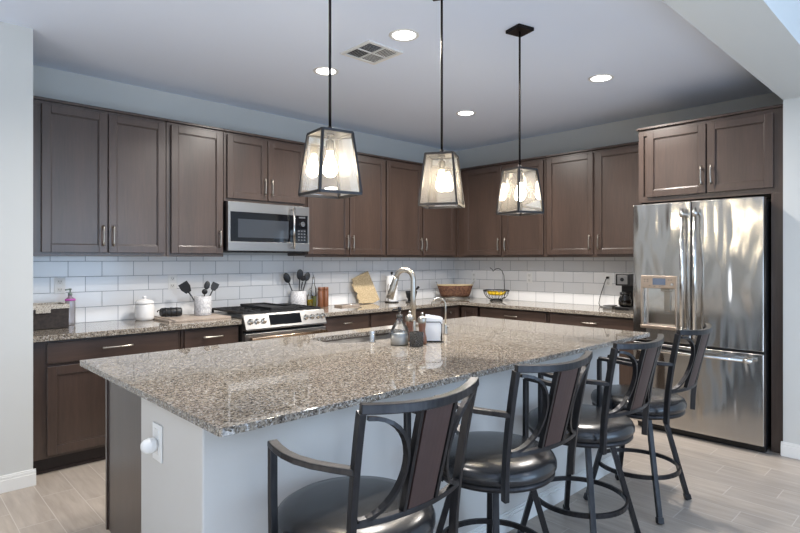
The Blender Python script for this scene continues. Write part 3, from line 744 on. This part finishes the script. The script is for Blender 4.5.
# lotion bottle
c = Vector((-4.515, -.13, .9145)); r = thing('lotion_bottle', 'clear pump bottle with a pink label beside the wicker basket', 'bottle', c)
bm = B(); lathe(bm, [(.030, 0), (.034, .01), (.034, .17), (.028, .2), (.012, .212), (.012, .222)], c, 24, sy=.7); part('bottle', bm, mk_clear('frosted_clear', (.85, .85, .9), .25), r)
bm = B(); lathe(bm, [(.0352, .182), (.0346, .197)], c, 24, sy=.7); part('label_band', bm, M_PINK, r)
bm = B(); lathe(bm, [(.014, .222), (.014, .24), (.005, .242), (.005, .262), (.010, .264), (.010, .272), (0, .274)], c, 16); tube(bm, [c+Vector((0,0,.268)), c+Vector((-.035, -.01, .264))], .005, 8); part('pump', bm, pmat('pump_sage', (120, 135, 125), .4), r)
# white canister
c = Vector((-3.990, -.145, .9145)); r = thing('ceramic_canister', 'white ceramic canister with a knobbed lid', 'canister', c)
bm = B(); lathe(bm, [(.060, 0), (.070, .008), (.073, .03), (.073, .115), (.068, .128), (.064, .130)], c, 32); part('jar', bm, M_WHITEC, r)
bm = B(); lathe(bm, [(.064, .131), (.073, .134), (.073, .143), (.060, .158), (.03, .168), (.010, .172), (.010, .178), (.016, .184), (.012, .194), (0, .197)], c, 32); part('lid', bm, M_WHITEC, r)
# wooden board left of range
r = thing('serving_board', 'weathered flat wooden board on the counter left of the range', 'board', (-3.67, -.29, .9145))
bm = B()
for k in range(3): box(bm, -3.925, -3.412, -.485+k*.135, -.352+k*.135, .9145, .930)
part('planks', bm, M_WOODL, r, .002)
part('batten', bx(-3.90, -3.875, -.50, -.07, .9305, .937), M_WOODL, r, .002)
bm = B(); tube(bm, [(-3.60, -.36, .936), (-3.58, -.38, .936), (-3.48, -.40, .936)], .005, 8)
# black rolled case
r = thing('rolled_case', 'black rolled zip case lying on the wooden board', 'case', (-3.80, -.2, .9305))
bm = B(); tube(bm, [(-3.875, -.175, .970), (-3.865, -.175, .970), (-3.73, -.215, .970), (-3.718, -.218, .970)], [.030, .0365, .0365, .030], 20); part('roll', bm, M_UTEN, r)
bm = B()
for t in (.2, .5, .8):
    p = Vector((-3.865, -.175, .970)).lerp(Vector((-3.73, -.215, .970)), t); d = Vector((.165, -.04, 0)).normalized()*.007; tube(bm, [p-d, p+d], .0385, 20)
part('strap', bm, M_BLKM, r)
bm = B(); tube(bm, [(-3.875, -.175, .985), (-3.90, -.19, .99), (-3.907, -.19, .975)], .005, 8); part('buckle', bm, M_BLKM, r)
# crocks and utensils
def crock(c, rad, h, label, marks):
    r = thing('utensil_crock', label, 'crock', c, 'grey utensil crocks')
    bm = B(); lathe(bm, [(rad*.96, 0), (rad, .006), (rad, h), (rad-.007, h), (rad-.007, .01), (0, .01)], c, 36); part('jar', bm, M_CROCK, r)
    if marks:
        # the raised lettering of the crock reads only as three rows of pale strokes
        bm = B(); q = 0
        for row, (z, hh, cnt) in enumerate(((.112, .014, 4), (.080, .018, 5), (.036, .026, 5))):
            for k in range(cnt):
                a = math.radians(-118+k*14+row*-2)
                ux = Vector((-math.sin(a), math.cos(a), 0)); o_ = c+Vector((math.cos(a), math.sin(a), 0))*(rad+.0006)
                for s in (-1, 1): tube(bm, [o_+ux*s*.0035+Z*(z-hh/2), o_+ux*s*.0035+Z*(z+hh/2)], 0, square=(.0009, .0012))
                tube(bm, [o_-ux*.0035+Z*(z+(hh/2 if k % 2 else -hh/2)), o_+ux*.0035+Z*(z+(hh/2 if k % 2 else -hh/2))], 0, square=(.0009, .0012))
        part('raised_lettering', bm, M_PLASTIC, r)
    return r
def utensil(kind, base_, tip, roll, name, label, s=1.0, m=M_UTEN, group='black kitchen utensils'):
    base_, tip = Vector(base_), Vector(tip); d = (tip-base_); L = d.length; d.normalize()
    r = thing(name, label, kind, base_, group)
    q = Vector((0,0,1)).rotation_difference(d).to_matrix(); M = q @ Matrix.Rotation(-.5+roll*.12, 3, 'Z')
    bm = B(); tube(bm, [base_, base_+d*(L-.07)], [.005, .006], 8); part('shaft', bm, m, r)
    bm = B(); hc = base_+d*(L-.035)
    if name == 'spatula':
        b2 = [(-.02, -.04), (.02, -.04), (.036, .0), (.034, .042), (-.034, .042), (-.036, 0)]
        T = Matrix.Translation(hc) @ (M.to_4x4() @ Matrix(((1,0,0,0), (0,0,1,-.002), (0,1,0,0), (0,0,0,1))))
        prism(bm, [(x*s, y*s) for x, y in b2], .004, T)
    elif name == 'ladle':
        ellipsoid(bm, hc, .028*s, .024*s, .028*s, M.to_4x4())
    else:
        ellipsoid(bm, hc, .027*s, .008, .042*s, M.to_4x4())
    part('head', bm, m, r)
    return r
c = Vector((-3.545, -.235, .9305)); crock(c, .070, .162, 'grey stoneware crock with raised lettering left of the range', True)
utensil('spatula', c+Vector((.0, .0, .02)), c+Vector((-.155, .03, .265)), .5, 'spatula', 'black spatula with a broad flat head leaning left in the lettered crock', 1.15)
utensil('spoon', c+Vector((-.02, .01, .02)), c+Vector((.055, .02, .285)), .8, 'spoon', 'black spoon standing tallest in the lettered crock', .9)
utensil('ladle', c+Vector((.0, -.01, .02)), c+Vector((.005, -.03, .235)), .3, 'ladle', 'black ladle with a round head in the middle of the lettered crock', .85)
utensil('spatula', c+Vector((-.01, .0, .02)), c+Vector((.115, -.01, .27)), .9, 'spatula', 'black narrow turner leaning right in the lettered crock', .85)
c = Vector((-2.505, -.11, .9145)); crock(c, .078, .178, 'plain grey stoneware crock right of the range', False)
utensil('spoon', c+Vector((0, 0, .02)), c+Vector((-.135, .02, .34)), .75, 'spoon', 'black slotted spoon leaning far left in the plain crock', 1.25)
utensil('spoon', c+Vector((0, 0, .02)), c+Vector((.00, -.03, .375)), .75, 'spoon', 'black serving spoon standing upright in the plain crock', 1.25)
utensil('ladle', c+Vector((0, 0, .02)), c+Vector((.06, .0, .335)), .75, 'ladle', 'black ladle leaning right in the plain crock', 1.0)
utensil('spoon', c+Vector((0, 0, .02)), c+Vector((.115, .0, .35)), 1.3, 'spoon', 'black spoon leaning far right in the plain crock', 1.1)
# oils
def bottle(c, rad, h, fill, mo, label, tall):
    r = thing('oil_bottle', label, 'bottle', c, 'oil bottles right of the range')
    bm = B(); lathe(bm, [(rad, .0005), (rad, h*.62), (rad*.45, h*.75), (rad*.4, h*.95), (rad*.45, h*.96)], c, 22); part('glass', bm, M_GLASS, r)
    bm = B(); lathe(bm, [(rad*.93, .002), (rad*.93, fill), (0, fill)], c, 22); part('oil', bm, mo, r)
    bm = B(); lathe(bm, [(rad*.42, h*.955), (rad*.42, h), (.004, h*1.01), (.003, h*1.08), (0, h*1.08)], c, 14); part('spout', bm, M_SS, r)
bottle(Vector((-2.385, -.135, .9145)), .032, .19, .085, M_OIL, 'short clear bottle of golden oil behind the range edge', False)
bottle(Vector((-2.318, -.10, .9145)), .030, .31, .115, M_OIL2, 'tall clear bottle of pale green oil with a steel spout', True)
for (x, y, lb) in ((-2.236, -.11, 'left of the two reddish wooden grinders by the oil bottles'), (-2.172, -.11, 'right of the two reddish wooden grinders by the oil bottles')):
    c = Vector((x, y, .9145)); r = thing('wooden_grinder', lb, 'grinder', c, 'tall wooden grinders')
    bm = B(); lathe(bm, [(.028, 0), (.030, .004), (.030, .165), (.028, .170)], c, 24); part('body', bm, M_WALNUT, r)
    bm = B(); lathe(bm, [(.028, .171), (.030, .174), (.030, .200), (.026, .204), (0, .205)], c, 24); part('top', bm, M_WALNUT, r)
r = thing('spoon_rest_tray', 'low pale tray on the counter right of the range', 'tray', (-1.99, -.2, .9145))
bm = B(); box(bm, -2.10, -1.86, -.29, -.16, .9145, .922)
for a in ((-2.10, -2.092, -.29, -.16), (-1.868, -1.86, -.29, -.16), (-2.10, -1.86, -.29, -.282), (-2.10, -1.86, -.168, -.16)): box(bm, *a, .922, .932)
part('tray', bm, M_WOODL, r, .002)
bm = B(); tube(bm, [(-2.0, -.2, .9275), (-1.88, -.25, .9275), (-1.82, -.27, .936)], [.005, .005, .007], 8); ellipsoid(bm, (-2.02, -.195, .930), .03, .018, .006)
o = part('metal_spoon', bm, M_SSB); o['label'] = 'metal spoon lying in the low pale tray'; o['category'] = 'spoon'
# Arizona shaped board
AZ = [(-114.05, 37.0), (-109.05, 37.0), (-109.05, 31.33), (-111.07, 31.33), (-114.81, 32.5), (-114.72, 32.75), (-114.47, 32.95), (-114.72, 33.4), (-114.5, 33.85), (-114.15, 34.25), (-114.42, 34.6), (-114.63, 34.95), (-114.58, 35.5), (-114.72, 36.05), (-114.35, 36.15), (-114.05, 36.3)]
s_ = .350/5.67; pl = [((x+109.05)*.83*s_, (y-31.33)*s_) for x, y in AZ]
th = math.radians(19)
pl = [(x*math.cos(th)-y*math.sin(th), x*math.sin(th)+y*math.cos(th)) for x, y in pl]
mn = min(y for x, y in pl)
pl = [(x, y-mn) for x, y in pl]
bm = B(); lean = math.radians(12)
Mx = Matrix.Translation((-1.435, -.118, .915)) @ Matrix.Rotation(PI/2-lean, 4, 'X') 
prism(bm, pl[::-1], .016, Mx)
o = part('cutting_board', bm, M_CORK, None, .002); o['label'] = 'tan state-shaped cutting board leaning against the tiles'; o['category'] = 'cutting board'
# paper towels
c = Vector((-1.285, -.165, .9145)); r = thing('paper_towel_holder', 'black upright paper towel holder near the corner', 'paper towel holder', c)
bm = B(); lathe(bm, [(.080, 0), (.080, .008), (.006, .012), (.006, .318), (.006, .320), (.014, .323), (.014, .345), (0, .350)], c, 28); part('stand', bm, M_BLKM, r)
bm = B(); tube(bm, [c+Vector((-.074, -.02, .009)), c+Vector((-.078, -.02, .19)), c+Vector((-.07, -.02, .21))], .003, 8); part('side_wire', bm, M_BLKM, r)
r = thing('paper_towel_roll', 'white paper towel roll standing on its holder', 'paper towels', c+Vector((0,0,.013)))
bm = B(); lathe(bm, [(.008, .013), (.066, .013), (.067, .016), (.067, .302), (.066, .305), (.008, .305)], c, 32); part('roll', bm, M_PAPER, r)
# black bowl / mortar
c = Vector((-.955, -.15, .9145)); r = thing('mortar', 'black stone mortar on the counter near the corner', 'mortar', c)
bm = B(); lathe(bm, [(.04, 0), (.045, .008), (.04, .016), (.055, .04), (.068, .095), (.070, .115), (.062, .115), (.045, .05), (0, .035)], c, 28); part('bowl', bm, M_UTEN, r)
r = thing('pestle', 'black pestle resting in the mortar and sticking out right', 'pestle', c+Vector((0, 0, .045)))
bm = B(); tube(bm, [c+Vector((0, 0, .055)), c+Vector((.07, 0, .125)), c+Vector((.115, -.01, .16))], [.016, .010, .015], 12); part('rod', bm, M_UTEN, r)
# small black remote-like item in front of the towels
bm = B(); box(bm, -1.20, -1.11, -.34, -.30, .9145, .928); o = part('scrub_block', bm, M_UTEN, None, .004); o['label'] = 'small flat black block lying in front of the paper towels'; o['category'] = 'block'

# oval wicker basket in the corner
c = Vector((-.30, -.27, .9145)); rot = Matrix.Rotation(math.radians(-42), 3, 'Z')
r = thing('oval_basket', 'oval red-brown wicker basket with wire handles in the counter corner', 'basket', c)
bm = B(); lathe(bm, [(.135, .025), (.150, .06), (.165, .125), (.175, .165), (.168, .165), (.150, .08), (.12, .035), (0, .035)], c, 40, sx=1.28, sy=.60, M=rot); part('woven_body', bm, M_WICKR, r)
bm = B(); tube(bm, [c+rot @ Vector((.176*1.28*math.cos(t), .176*.6*math.sin(t), .170)) for t in (2*PI*k/40 for k in range(40))], .006, 8, close=True); part('rim', bm, pmat('pale_cane', (196, 176, 138), .6), r)
bm = B(); tube(bm, [c+rot @ Vector((.135*1.12*math.cos(t), .135*.6*math.sin(t), .022)) for t in (2*PI*k/40 for k in range(40))], .004, 8, close=True)
tube(bm, [c+rot @ Vector((.17*1.12*math.cos(t), .17*.6*math.sin(t), .005)) for t in (2*PI*k/40 for k in range(40))], .004, 8, close=True)
for t in (PI*.25, PI*.75, PI*1.25, PI*1.75): tube(bm, [c+rot @ Vector((.17*1.12*math.cos(t), .17*.6*math.sin(t), .005)), c+rot @ Vector((.135*1.12*math.cos(t), .135*.6*math.sin(t), .024))], .004, 8)
part('wire_foot', bm, M_NICKEL, r)
for s in (-1, 1):
    bm = B(); pts = [c+rot @ Vector((s*(.212+.03*math.sin(t)), .045*math.cos(t), .17+.045*math.sin(t))) for t in (PI*k/10 for k in range(11))]
    tube(bm, pts, .0035, 8); part('handle', bm, M_NICKEL, r)

# fruit bowl with banana hook
c = Vector((-.245, -.862, .9145)); r = thing('fruit_bowl', 'black wire fruit bowl with a curved banana hook', 'fruit bowl', c)
bm = B()
def rg(rad, z, w=.003): tube(bm, [c+Vector((rad*math.cos(t), rad*math.sin(t), z)) for t in (2*PI*k/36 for k in range(36))], w, 6, close=True)
rg(.152, .125, .005); rg(.07, .020, .004); rg(.075, .004, .004); rg(.148, .112, .0025)
for k in range(22):
    t = 2*PI*k/22; u = Vector((math.cos(t), math.sin(t), 0))
    tube(bm, [c+u*.152+Z*.125, c+u*.142+Z*.085, c+u*.115+Z*.045, c+u*.07+Z*.020], .0022, 6)
for k in range(4):
    t = 2*PI*k/4; u = Vector((math.cos(t), math.sin(t), 0)); tube(bm, [c+u*.07+Z*.02, c+u*.075+Z*.004], .004, 6)
part('wire_basket', bm, M_BLKM, r)
bm = B(); u = Vector((.25, -.97, 0))
pts = [c+u*.10+Z*.03, c+u*.10+Z*.20, c+u*.095+Z*.30, c+u*.07+Z*.36, c+u*.03+Z*.385, c-u*.01+Z*.378, c-u*.04+Z*.35, c-u*.05+Z*.372, c-u*.08+Z*.392]
tube(bm, pts, .0045, 8); part('hook', bm, M_BLKM, r)
def banana(c, ang, label, tilt):
    bm = B(); pts = []; rr = []
    for i in range(9):
        t = -1+2*i/8; v = Vector((math.sin(t*.95)*.085, (math.cos(t*.95)-1)*.085, 0))
        M = Matrix.Rotation(ang, 3, 'Z') @ Matrix.Rotation(tilt, 3, 'X'); pts.append(Vector(c)+M @ Vector((v.x, 0, -v.y*1.0))); rr.append(.0185*(1-abs(t)**3*.75))
    tube(bm, pts, rr, 8); o = part('banana', bm, M_BANANA); o['label'] = label; o['category'] = 'banana'; o['group'] = 'bananas in the wire bowl'
for k, (dx, dy, a, lb) in enumerate(((-.045, .055, 1.2, 'leftmost'), (-.055, .015, 1.35, 'second from the left'), (-.055, -.025, 1.6, 'third from the left'), (-.045, -.06, 1.9, 'rightmost'))):
    banana(c+Vector((dx*1.1+.02, dy*1.2, .085)), a, 'yellow banana, %s in the black wire bowl' % lb, .35)

# coffee maker
r = thing('coffee_maker', 'black and steel coffee maker beside the refrigerator', 'coffee maker', (-.26, -2.40, .914))
part('base', bx(-.36, -.14, -2.495, -2.355, .9145, .945), M_BLK, r, .004)
part('tower', bx(-.21, -.14, -2.495, -2.355, .946, 1.26), M_BLK, r, .004)
part('brew_head', bx(-.345, -.211, -2.495, -2.355, 1.15, 1.265), M_BLK, r, .006)
part('panel', bx(-.348, -.3455, -2.475, -2.375, 1.165, 1.25), M_SS, r, .001)
bm = B(); tube(bm, [(-.349, -2.425, 1.21), (-.356, -2.425, 1.21)], .018, 16); part('dial', bm, M_BLK, r)
bm = B(); q = (-.285, -2.425, .947); lathe(bm, [(.045, 0), (.060, .02), (.062, .06), (.048, .10), (.045, .125)], q, 24); cf = part('carafe', bm, M_GLASS, r)
bm = B(); lathe(bm, [(.044, .003), (.058, .02), (.060, .055), (0, .055)], q, 24); part('coffee', bm, pmat('coffee_brown', (28, 16, 12), .1), cf)
bm = B(); lathe(bm, [(.049, .118), (.050, .135), (.02, .145), (0, .145)], q, 24); tube(bm, [(-.33, -2.425, 1.07), (-.375, -2.425, 1.06), (-.375, -2.425, 1.0), (-.345, -2.425, .985)], .007, 8); part('handle', bm, M_BLK, cf)
r = thing('kitchen_scale', 'small flat metal appliance left of the coffee maker', 'appliance', (-.25, -2.24, .914))
part('body', bx(-.33, -.19, -2.310, -2.215, .9145, .940), M_SS, r, .004)
part('top', bx(-.325, -.195, -2.305, -2.22, .9405, .948), M_BLK, r, .002)
bm = B(); tube(bm, [(-.016, -2.126, 1.215), (-.045, -2.126, 1.215)], .012, 10); tube(bm, [(-.045, -2.126, 1.213), (-.055, -2.115, 1.19), (-.05, -2.09, 1.12), (-.06, -2.06, 1.02), (-.08, -2.055, .945), (-.13, -2.09, .919), (-.185, -2.14, .919), (-.2, -2.21, .919)], .004, 8)
part('power_cord', bm, M_BLKM, r)

# ---------------------------------------------------------------- ceiling fittings
def canlight(x, y, label):
    r = thing('recessed_light', label, 'ceiling light', (x, y, ZC-.006), 'recessed ceiling lights')
    bm = B(); lathe(bm, [(.074, -.001), (.078, -.004), (.094, -.004), (.098, 0.0)], (x, y, ZC-.001), 36); bm2 = bm
    b = bmesh.new(); n = 36
    lp = [(.073, 0), (.076, -.005), (.094, -.005), (.098, -.0005)]; rings = [[b.verts.new((x+rr*math.cos(2*PI*k/n), y+rr*math.sin(2*PI*k/n), ZC+zz)) for k in range(n)] for rr, zz in lp]
    for A, C_ in zip(rings, rings[1:]):
        for k in range(n): b.faces.new((A[k], A[(k+1) % n], C_[(k+1) % n], C_[k]))
    bm.free(); part('trim_ring', b, M_TRIM, r)
    b = bmesh.new(); b.faces.new([b.verts.new((x+.073*math.cos(2*PI*k/n), y+.073*math.sin(2*PI*k/n), ZC-.002)) for k in range(n)]); part('lens', b, M_CAN, r)
names = ['glowing recessed ceiling light behind the left pendant rod', 'glowing recessed ceiling light beside the air vent, nearest the camera', 'glowing recessed ceiling light near the back corner', 'glowing recessed ceiling light in front of the refrigerator']
for (x, y), lb in zip(CANS[:4], names): canlight(x, y, lb)
# vent
r = thing('ceiling_vent', 'square white ceiling air vent beside a recessed light', 'air vent', (-3.06, -1.93, ZC-.01))
vx, vy, h = -3.085, -1.90, .155
bm = B()
for a in ((-h, h, -h, -h+.024), (-h, h, h-.024, h), (-h, -h+.024, -h+.024, h-.024), (h-.024, h, -h+.024, h-.024)): box(bm, vx+a[0], vx+a[1], vy+a[2], vy+a[3], ZC-.010, ZC-.0005)
box(bm, vx-h+.024, vx+h-.024, vy-.004, vy+.004, ZC-.009, ZC-.001); box(bm, vx-.004, vx+.004, vy-h+.024, vy-.004, ZC-.009, ZC-.001); box(bm, vx-.004, vx+.004, vy+.004, vy+h-.024, ZC-.009, ZC-.001)
part('frame', bm, M_TRIM, r)
part('backing', bx(vx-h+.01, vx+h-.01, vy-h+.01, vy+h-.01, ZC-.0015, ZC-.0005), pmat('duct_grey', (70, 70, 74), .7), r)
for q, (sx, sy) in enumerate(((-1, -1), (1, -1), (1, 1), (-1, 1))):
    bm = B(); n = 7; L0, L1 = .004, h-.024
    for k in range(n):
        c0 = L0+(L1-L0)*(k+.5)/n; hw = .0040 if sx < 0 else .0074; cc = .5*(L0+L1); hl = .5*(L1-L0)
        u0, u1 = (-hl, hl)
        for e0, e1 in ((-hw, hw),):
            quad = [(u0, e0, -.0085), (u1, e0, -.0085), (u1, e1, -.0045), (u0, e1, -.0045)]
            if q % 2 == 0: P_ = [(vx+sx*cc+u_, vy+sy*c0+e_, ZC+z_) for u_, e_, z_ in quad]
            else: P_ = [(vx+sx*c0+e_, vy+sy*cc+u_, ZC+z_) for u_, e_, z_ in quad]
            vs = [bm.verts.new(p) for p in P_]+[bm.verts.new((p[0], p[1], p[2]+.0012)) for p in P_]
            for f in ((0,3,2,1), (4,5,6,7), (0,1,5,4), (1,2,6,5), (2,3,7,6), (3,0,4,7)): bm.faces.new([vs[i] for i in f])
    part('louvers', bm, M_TRIM, r)

# pendants
def pendant():
    r = thing('pendant_light', '', 'pendant light', (0, 0, ZC), 'pendants over the island')
    zb, zt, wb, wt = 1.69-ZC, 1.957-ZC, .100, .072; t = .0055
    part('canopy', bx(-.062, .062, -.062, .062, -.022, -.0005), M_BRONZE, r, .003, local=True)
    bm = B(); tube(bm, [(0, 0, -.02), (0, 0, zt)], .0062, 10); tube(bm, [(0, 0, zt), (0, 0, zt+.03)], .010, 10); part('rod', bm, M_BRONZE, r, local=True)
    bm = B(); cs = [(-1,-1), (1,-1), (1,1), (-1,1)]
    for sx, sy in cs: tube(bm, [(sx*wb, sy*wb, zb), (sx*wt, sy*wt, zt)], 0, square=(t, t), up=(sx, 0, 0.001))
    for wdt, z in ((wb, zb), (wt, zt)):
        for (a, b) in ((0,1), (1,2), (2,3), (3,0)): tube(bm, [(cs[a][0]*wdt, cs[a][1]*wdt, z), (cs[b][0]*wdt, cs[b][1]*wdt, z)], 0, square=(t*1.05, t*1.05), up=(0,0,1))
    fr = part('frame', bm, M_PEND, r, local=True)
    part('top_plate', bx(-wt, wt, -wt, wt, zt-.002, zt+.003), M_PEND, r, local=True)
    for (a, b) in ((0,1), (1,2), (2,3), (3,0)):
        bm = B(); A, Bq = cs[a], cs[b]
        pts = [(A[0]*wb, A[1]*wb, zb), (Bq[0]*wb, Bq[1]*wb, zb), (Bq[0]*wt, Bq[1]*wt, zt), (A[0]*wt, A[1]*wt, zt)]
        bm.faces.new([bm.verts.new(p) for p in pts]); o = part('glass_pane', bm, M_SEED, r, local=True)
    bm = B(); lathe(bm, [(.018, zt-.002), (.018, zt-.010), (.008, zt-.012), (.008, zt-.028), (.0185, zt-.032), (.0195, zt-.075), (.014, zt-.078)], n=20); part('socket', bm, M_PEND, r, local=True)
    bm = B(); zz = zt-.078
    lathe(bm, [(.013, zz), (.013, zz-.012), (.017, zz-.026), (.026, zz-.052), (.031, zz-.075), (.030, zz-.092), (.020, zz-.108), (0, zz-.114)], n=20); part('bulb', bm, M_BULB, r, local=True, label='glowing filament bulb')
    return r
pend = pendant()
PD = [((-4.12, -2.82), -9, 'glass lantern pendant nearest the camera, left of the three over the island'), ((-3.385, -2.82), 30, 'glass lantern pendant in the middle of the three over the island'), ((-2.675, -2.83), -14, 'glass lantern pendant farthest right, with its square ceiling canopy in view')]
for i, ((x, y), a, lb) in enumerate(PD):
    o = pend if i == 0 else copy_tree(pend)
    o.location = (x, y, ZC); o.rotation_euler = (0, 0, math.radians(a)); o['label'] = lb

# ---------------------------------------------------------------- bar stools
def stool():
    r = thing('bar_stool', '', 'bar stool', (0, 0, 0), 'swivel bar stools along the island')
    # legs
    for sx, sy in ((-1,-1), (1,-1), (1,1), (-1,1)):
        top = Vector((sx*.105, sy*.105, .515)); bot = Vector((sx*.213, sy*.205, .012))
        bm = B(); tube(bm, [top, bot], 0, square=(.0125, .0125), up=(sx*1.0, sy*-.97, 0)); l = part('leg', bm, M_GUN, r, .002, local=True)
        bm = B(); d = (bot-top).normalized(); tube(bm, [bot-d*.022, bot+d*.010], 0, square=(.0165, .0165), up=(sx*1.0, sy*-.97, 0)); part('foot_cap', bm, M_GUN, l, .003, local=True)
    bm = B(); tube(bm, [(.222*math.cos(t), .222*math.sin(t), .215) for t in (2*PI*k/48 for k in range(48))], 0, square=(.006, .011), close=True, up=(0,0,1)); part('foot_ring', bm, M_GUN, r, local=True)
    # cross plate + swivel
    bm = B(); lathe(bm, [(.14, .508), (.15, .514), (.15, .522), (.12, .525), (.12, .536)], n=32)
    part('swivel_plate', bm, M_GUN, r, local=True)
    bm = B(); lathe(bm, [(.19, .537), (.246, .537), (.250, .542), (.250, .556), (.235, .559)], n=48); part('seat_ring', bm, M_GUN, r, local=True)
    bm = B(); lathe(bm, [(.0, .555), (.238, .555), (.250, .560), (.257, .574), (.257, .590), (.248, .608), (.225, .622), (.18, .630), (.09, .634), (0, .635)], n=56); part('seat', bm, M_LEATH, r, local=True)
    # back: posts lean back and spread towards the top
    H = Vector
    tl, tr = H((-.232, -.300, 1.030)), H((.232, -.300, 1.030)); 
    def post(s, t):   # t 0 at seat .. 1 top
        return H((s*(.205+.019*t), -.235-.065*t**1.6, .555+.461*t))
    posts = {}
    for s in (-1, 1):
        bm = B(); pts = [post(s, k/8) for k in range(9)]; pts[0] = H((s*.205, -.235, .535))
        tube(bm, pts, 0, square=(.010, .013), up=(s*.25, -1, 0)); part('back_post', bm, M_GUN, r, .002, local=True)
    def railp(t, z0, bow, yb, hw):   # t -1..1
        return H((t*hw, yb-bow*(1-t*t), z0-.012*(1-t*t)*0))
    bm = B(); N = 16
    pts = [railp(-1+2*k/N, 1.016+.010*abs(-1+2*k/N)**2, .062, -.302, .229) for k in range(N+1)]
    tube(bm, pts, 0, square=(.014, .013), up=(0, 0, 1)); part('top_rail', bm, M_GUN, r, .003, local=True)
    zl = .705; tl_ = (zl-.555)/.461; pl_ = post(1, tl_)
    bm = B(); pts = [railp(-1+2*k/N, zl, .040, pl_.y, pl_.x) for k in range(N+1)]; tube(bm, pts, 0, square=(.011, .008), up=(0, 0, 1)); part('lower_rail', bm, M_GUN, r, .002, local=True)
    # surface point of the back between the rails: u across (-1..1), v up (0..1)
    def bs(u, v):
        a = railp(u, zl, .040, pl_.y, pl_.x); b = railp(u, 1.008, .062, -.302, .226); return a.lerp(b, v)
    for s in (-1, 1):
        bm = B(); tube(bm, [bs(s*.30, 0), bs(s*.30, .5), bs(s*.30, 1)], 0, square=(.006, .009), up=(0, -1, 0)); part('splat_rail', bm, M_GUN, r, local=True)
    bm = B()
    for a, b in ((0, 1),):
        n2 = 6; gr = [[(bs(-.235+.47*i/n2, .02+.96*j)+H((0, .007*sgn, 0))) for i in range(n2+1)] for j in (0, 1) for sgn in (-1, 1)]
        V = [[bm.verts.new(p) for p in row] for row in gr]  # rows: bottom back, bottom front, top back, top front
        for i in range(n2):
            bm.faces.new((V[0][i], V[0][i+1], V[2][i+1], V[2][i])); bm.faces.new((V[1][i], V[3][i], V[3][i+1], V[1][i+1]))
            bm.faces.new((V[0][i], V[1][i], V[1][i+1], V[0][i+1])); bm.faces.new((V[2][i], V[2][i+1], V[3][i+1], V[3][i]))
        for e in (0, n2): bm.faces.new((V[0][e], V[2][e], V[3][e], V[1][e]))
    part('splat', bm, M_SPLAT, r, local=True, label='reddish brown wooden back panel')
    for s in (-1, 1):   # ")" and "(" arcs between post and splat, ends meeting the post
        bm = B(); pts = []
        for k in range(19):
            v = k/18; ang = (v-.5)*PI; u = .93-.55*max(0, math.cos(ang))
            pts.append(bs(s*u, .03+.94*(.5+.5*math.sin(ang)*1.0)))
        tube(bm, pts, 0, square=(.0055, .009), up=(0, -1, 0.01)); part('back_arc', bm, M_GUN, r, local=True)
    # arms
    for s in (-1, 1):
        pa = post(s, .65)
        bm = B(); pts = [pa, H((s*.250, -.215, .858)), H((s*.272, -.16, .858)), H((s*.286, -.10, .859)), H((s*.289, -.05, .861)), H((s*.284, .0, .864)), H((s*.275, .045, .868))]
        tube(bm, pts, 0, square=(.015, .009), up=(0, 0, 1)); part('armrest', bm, M_GUN, r, .003, local=True)
        bm = B(); pts = [H((s*.275, .042, .864)), H((s*.275, .042, .72)), H((s*.273, .042, .60)), H((s*.262, .042, .558)), H((s*.246, .042, .545))]
        tube(bm, pts, 0, square=(.009, .012), up=(s, 0, 0)); part('arm_post', bm, M_GUN, r, .002, local=True)
    return r
st = stool()
SP = [((-4.460, -3.415), 0, 'bar stool closest to the camera at the left end of the island'), ((-3.722, -3.405), -4, 'second bar stool from the left, between the nearest stool and the next'), ((-3.01, -3.41), -2, 'third bar stool from the left, its foot ring clear of the island wall'), ((-2.35, -3.42), 1, 'bar stool farthest from the camera, in front of the refrigerator')]
for i, ((x, y), a, lb) in enumerate(SP):
    o = st if i == 0 else copy_tree(st)
    o.location = (x, y, 0.001); o.rotation_euler = (0, 0, math.radians(a)); o['label'] = lb
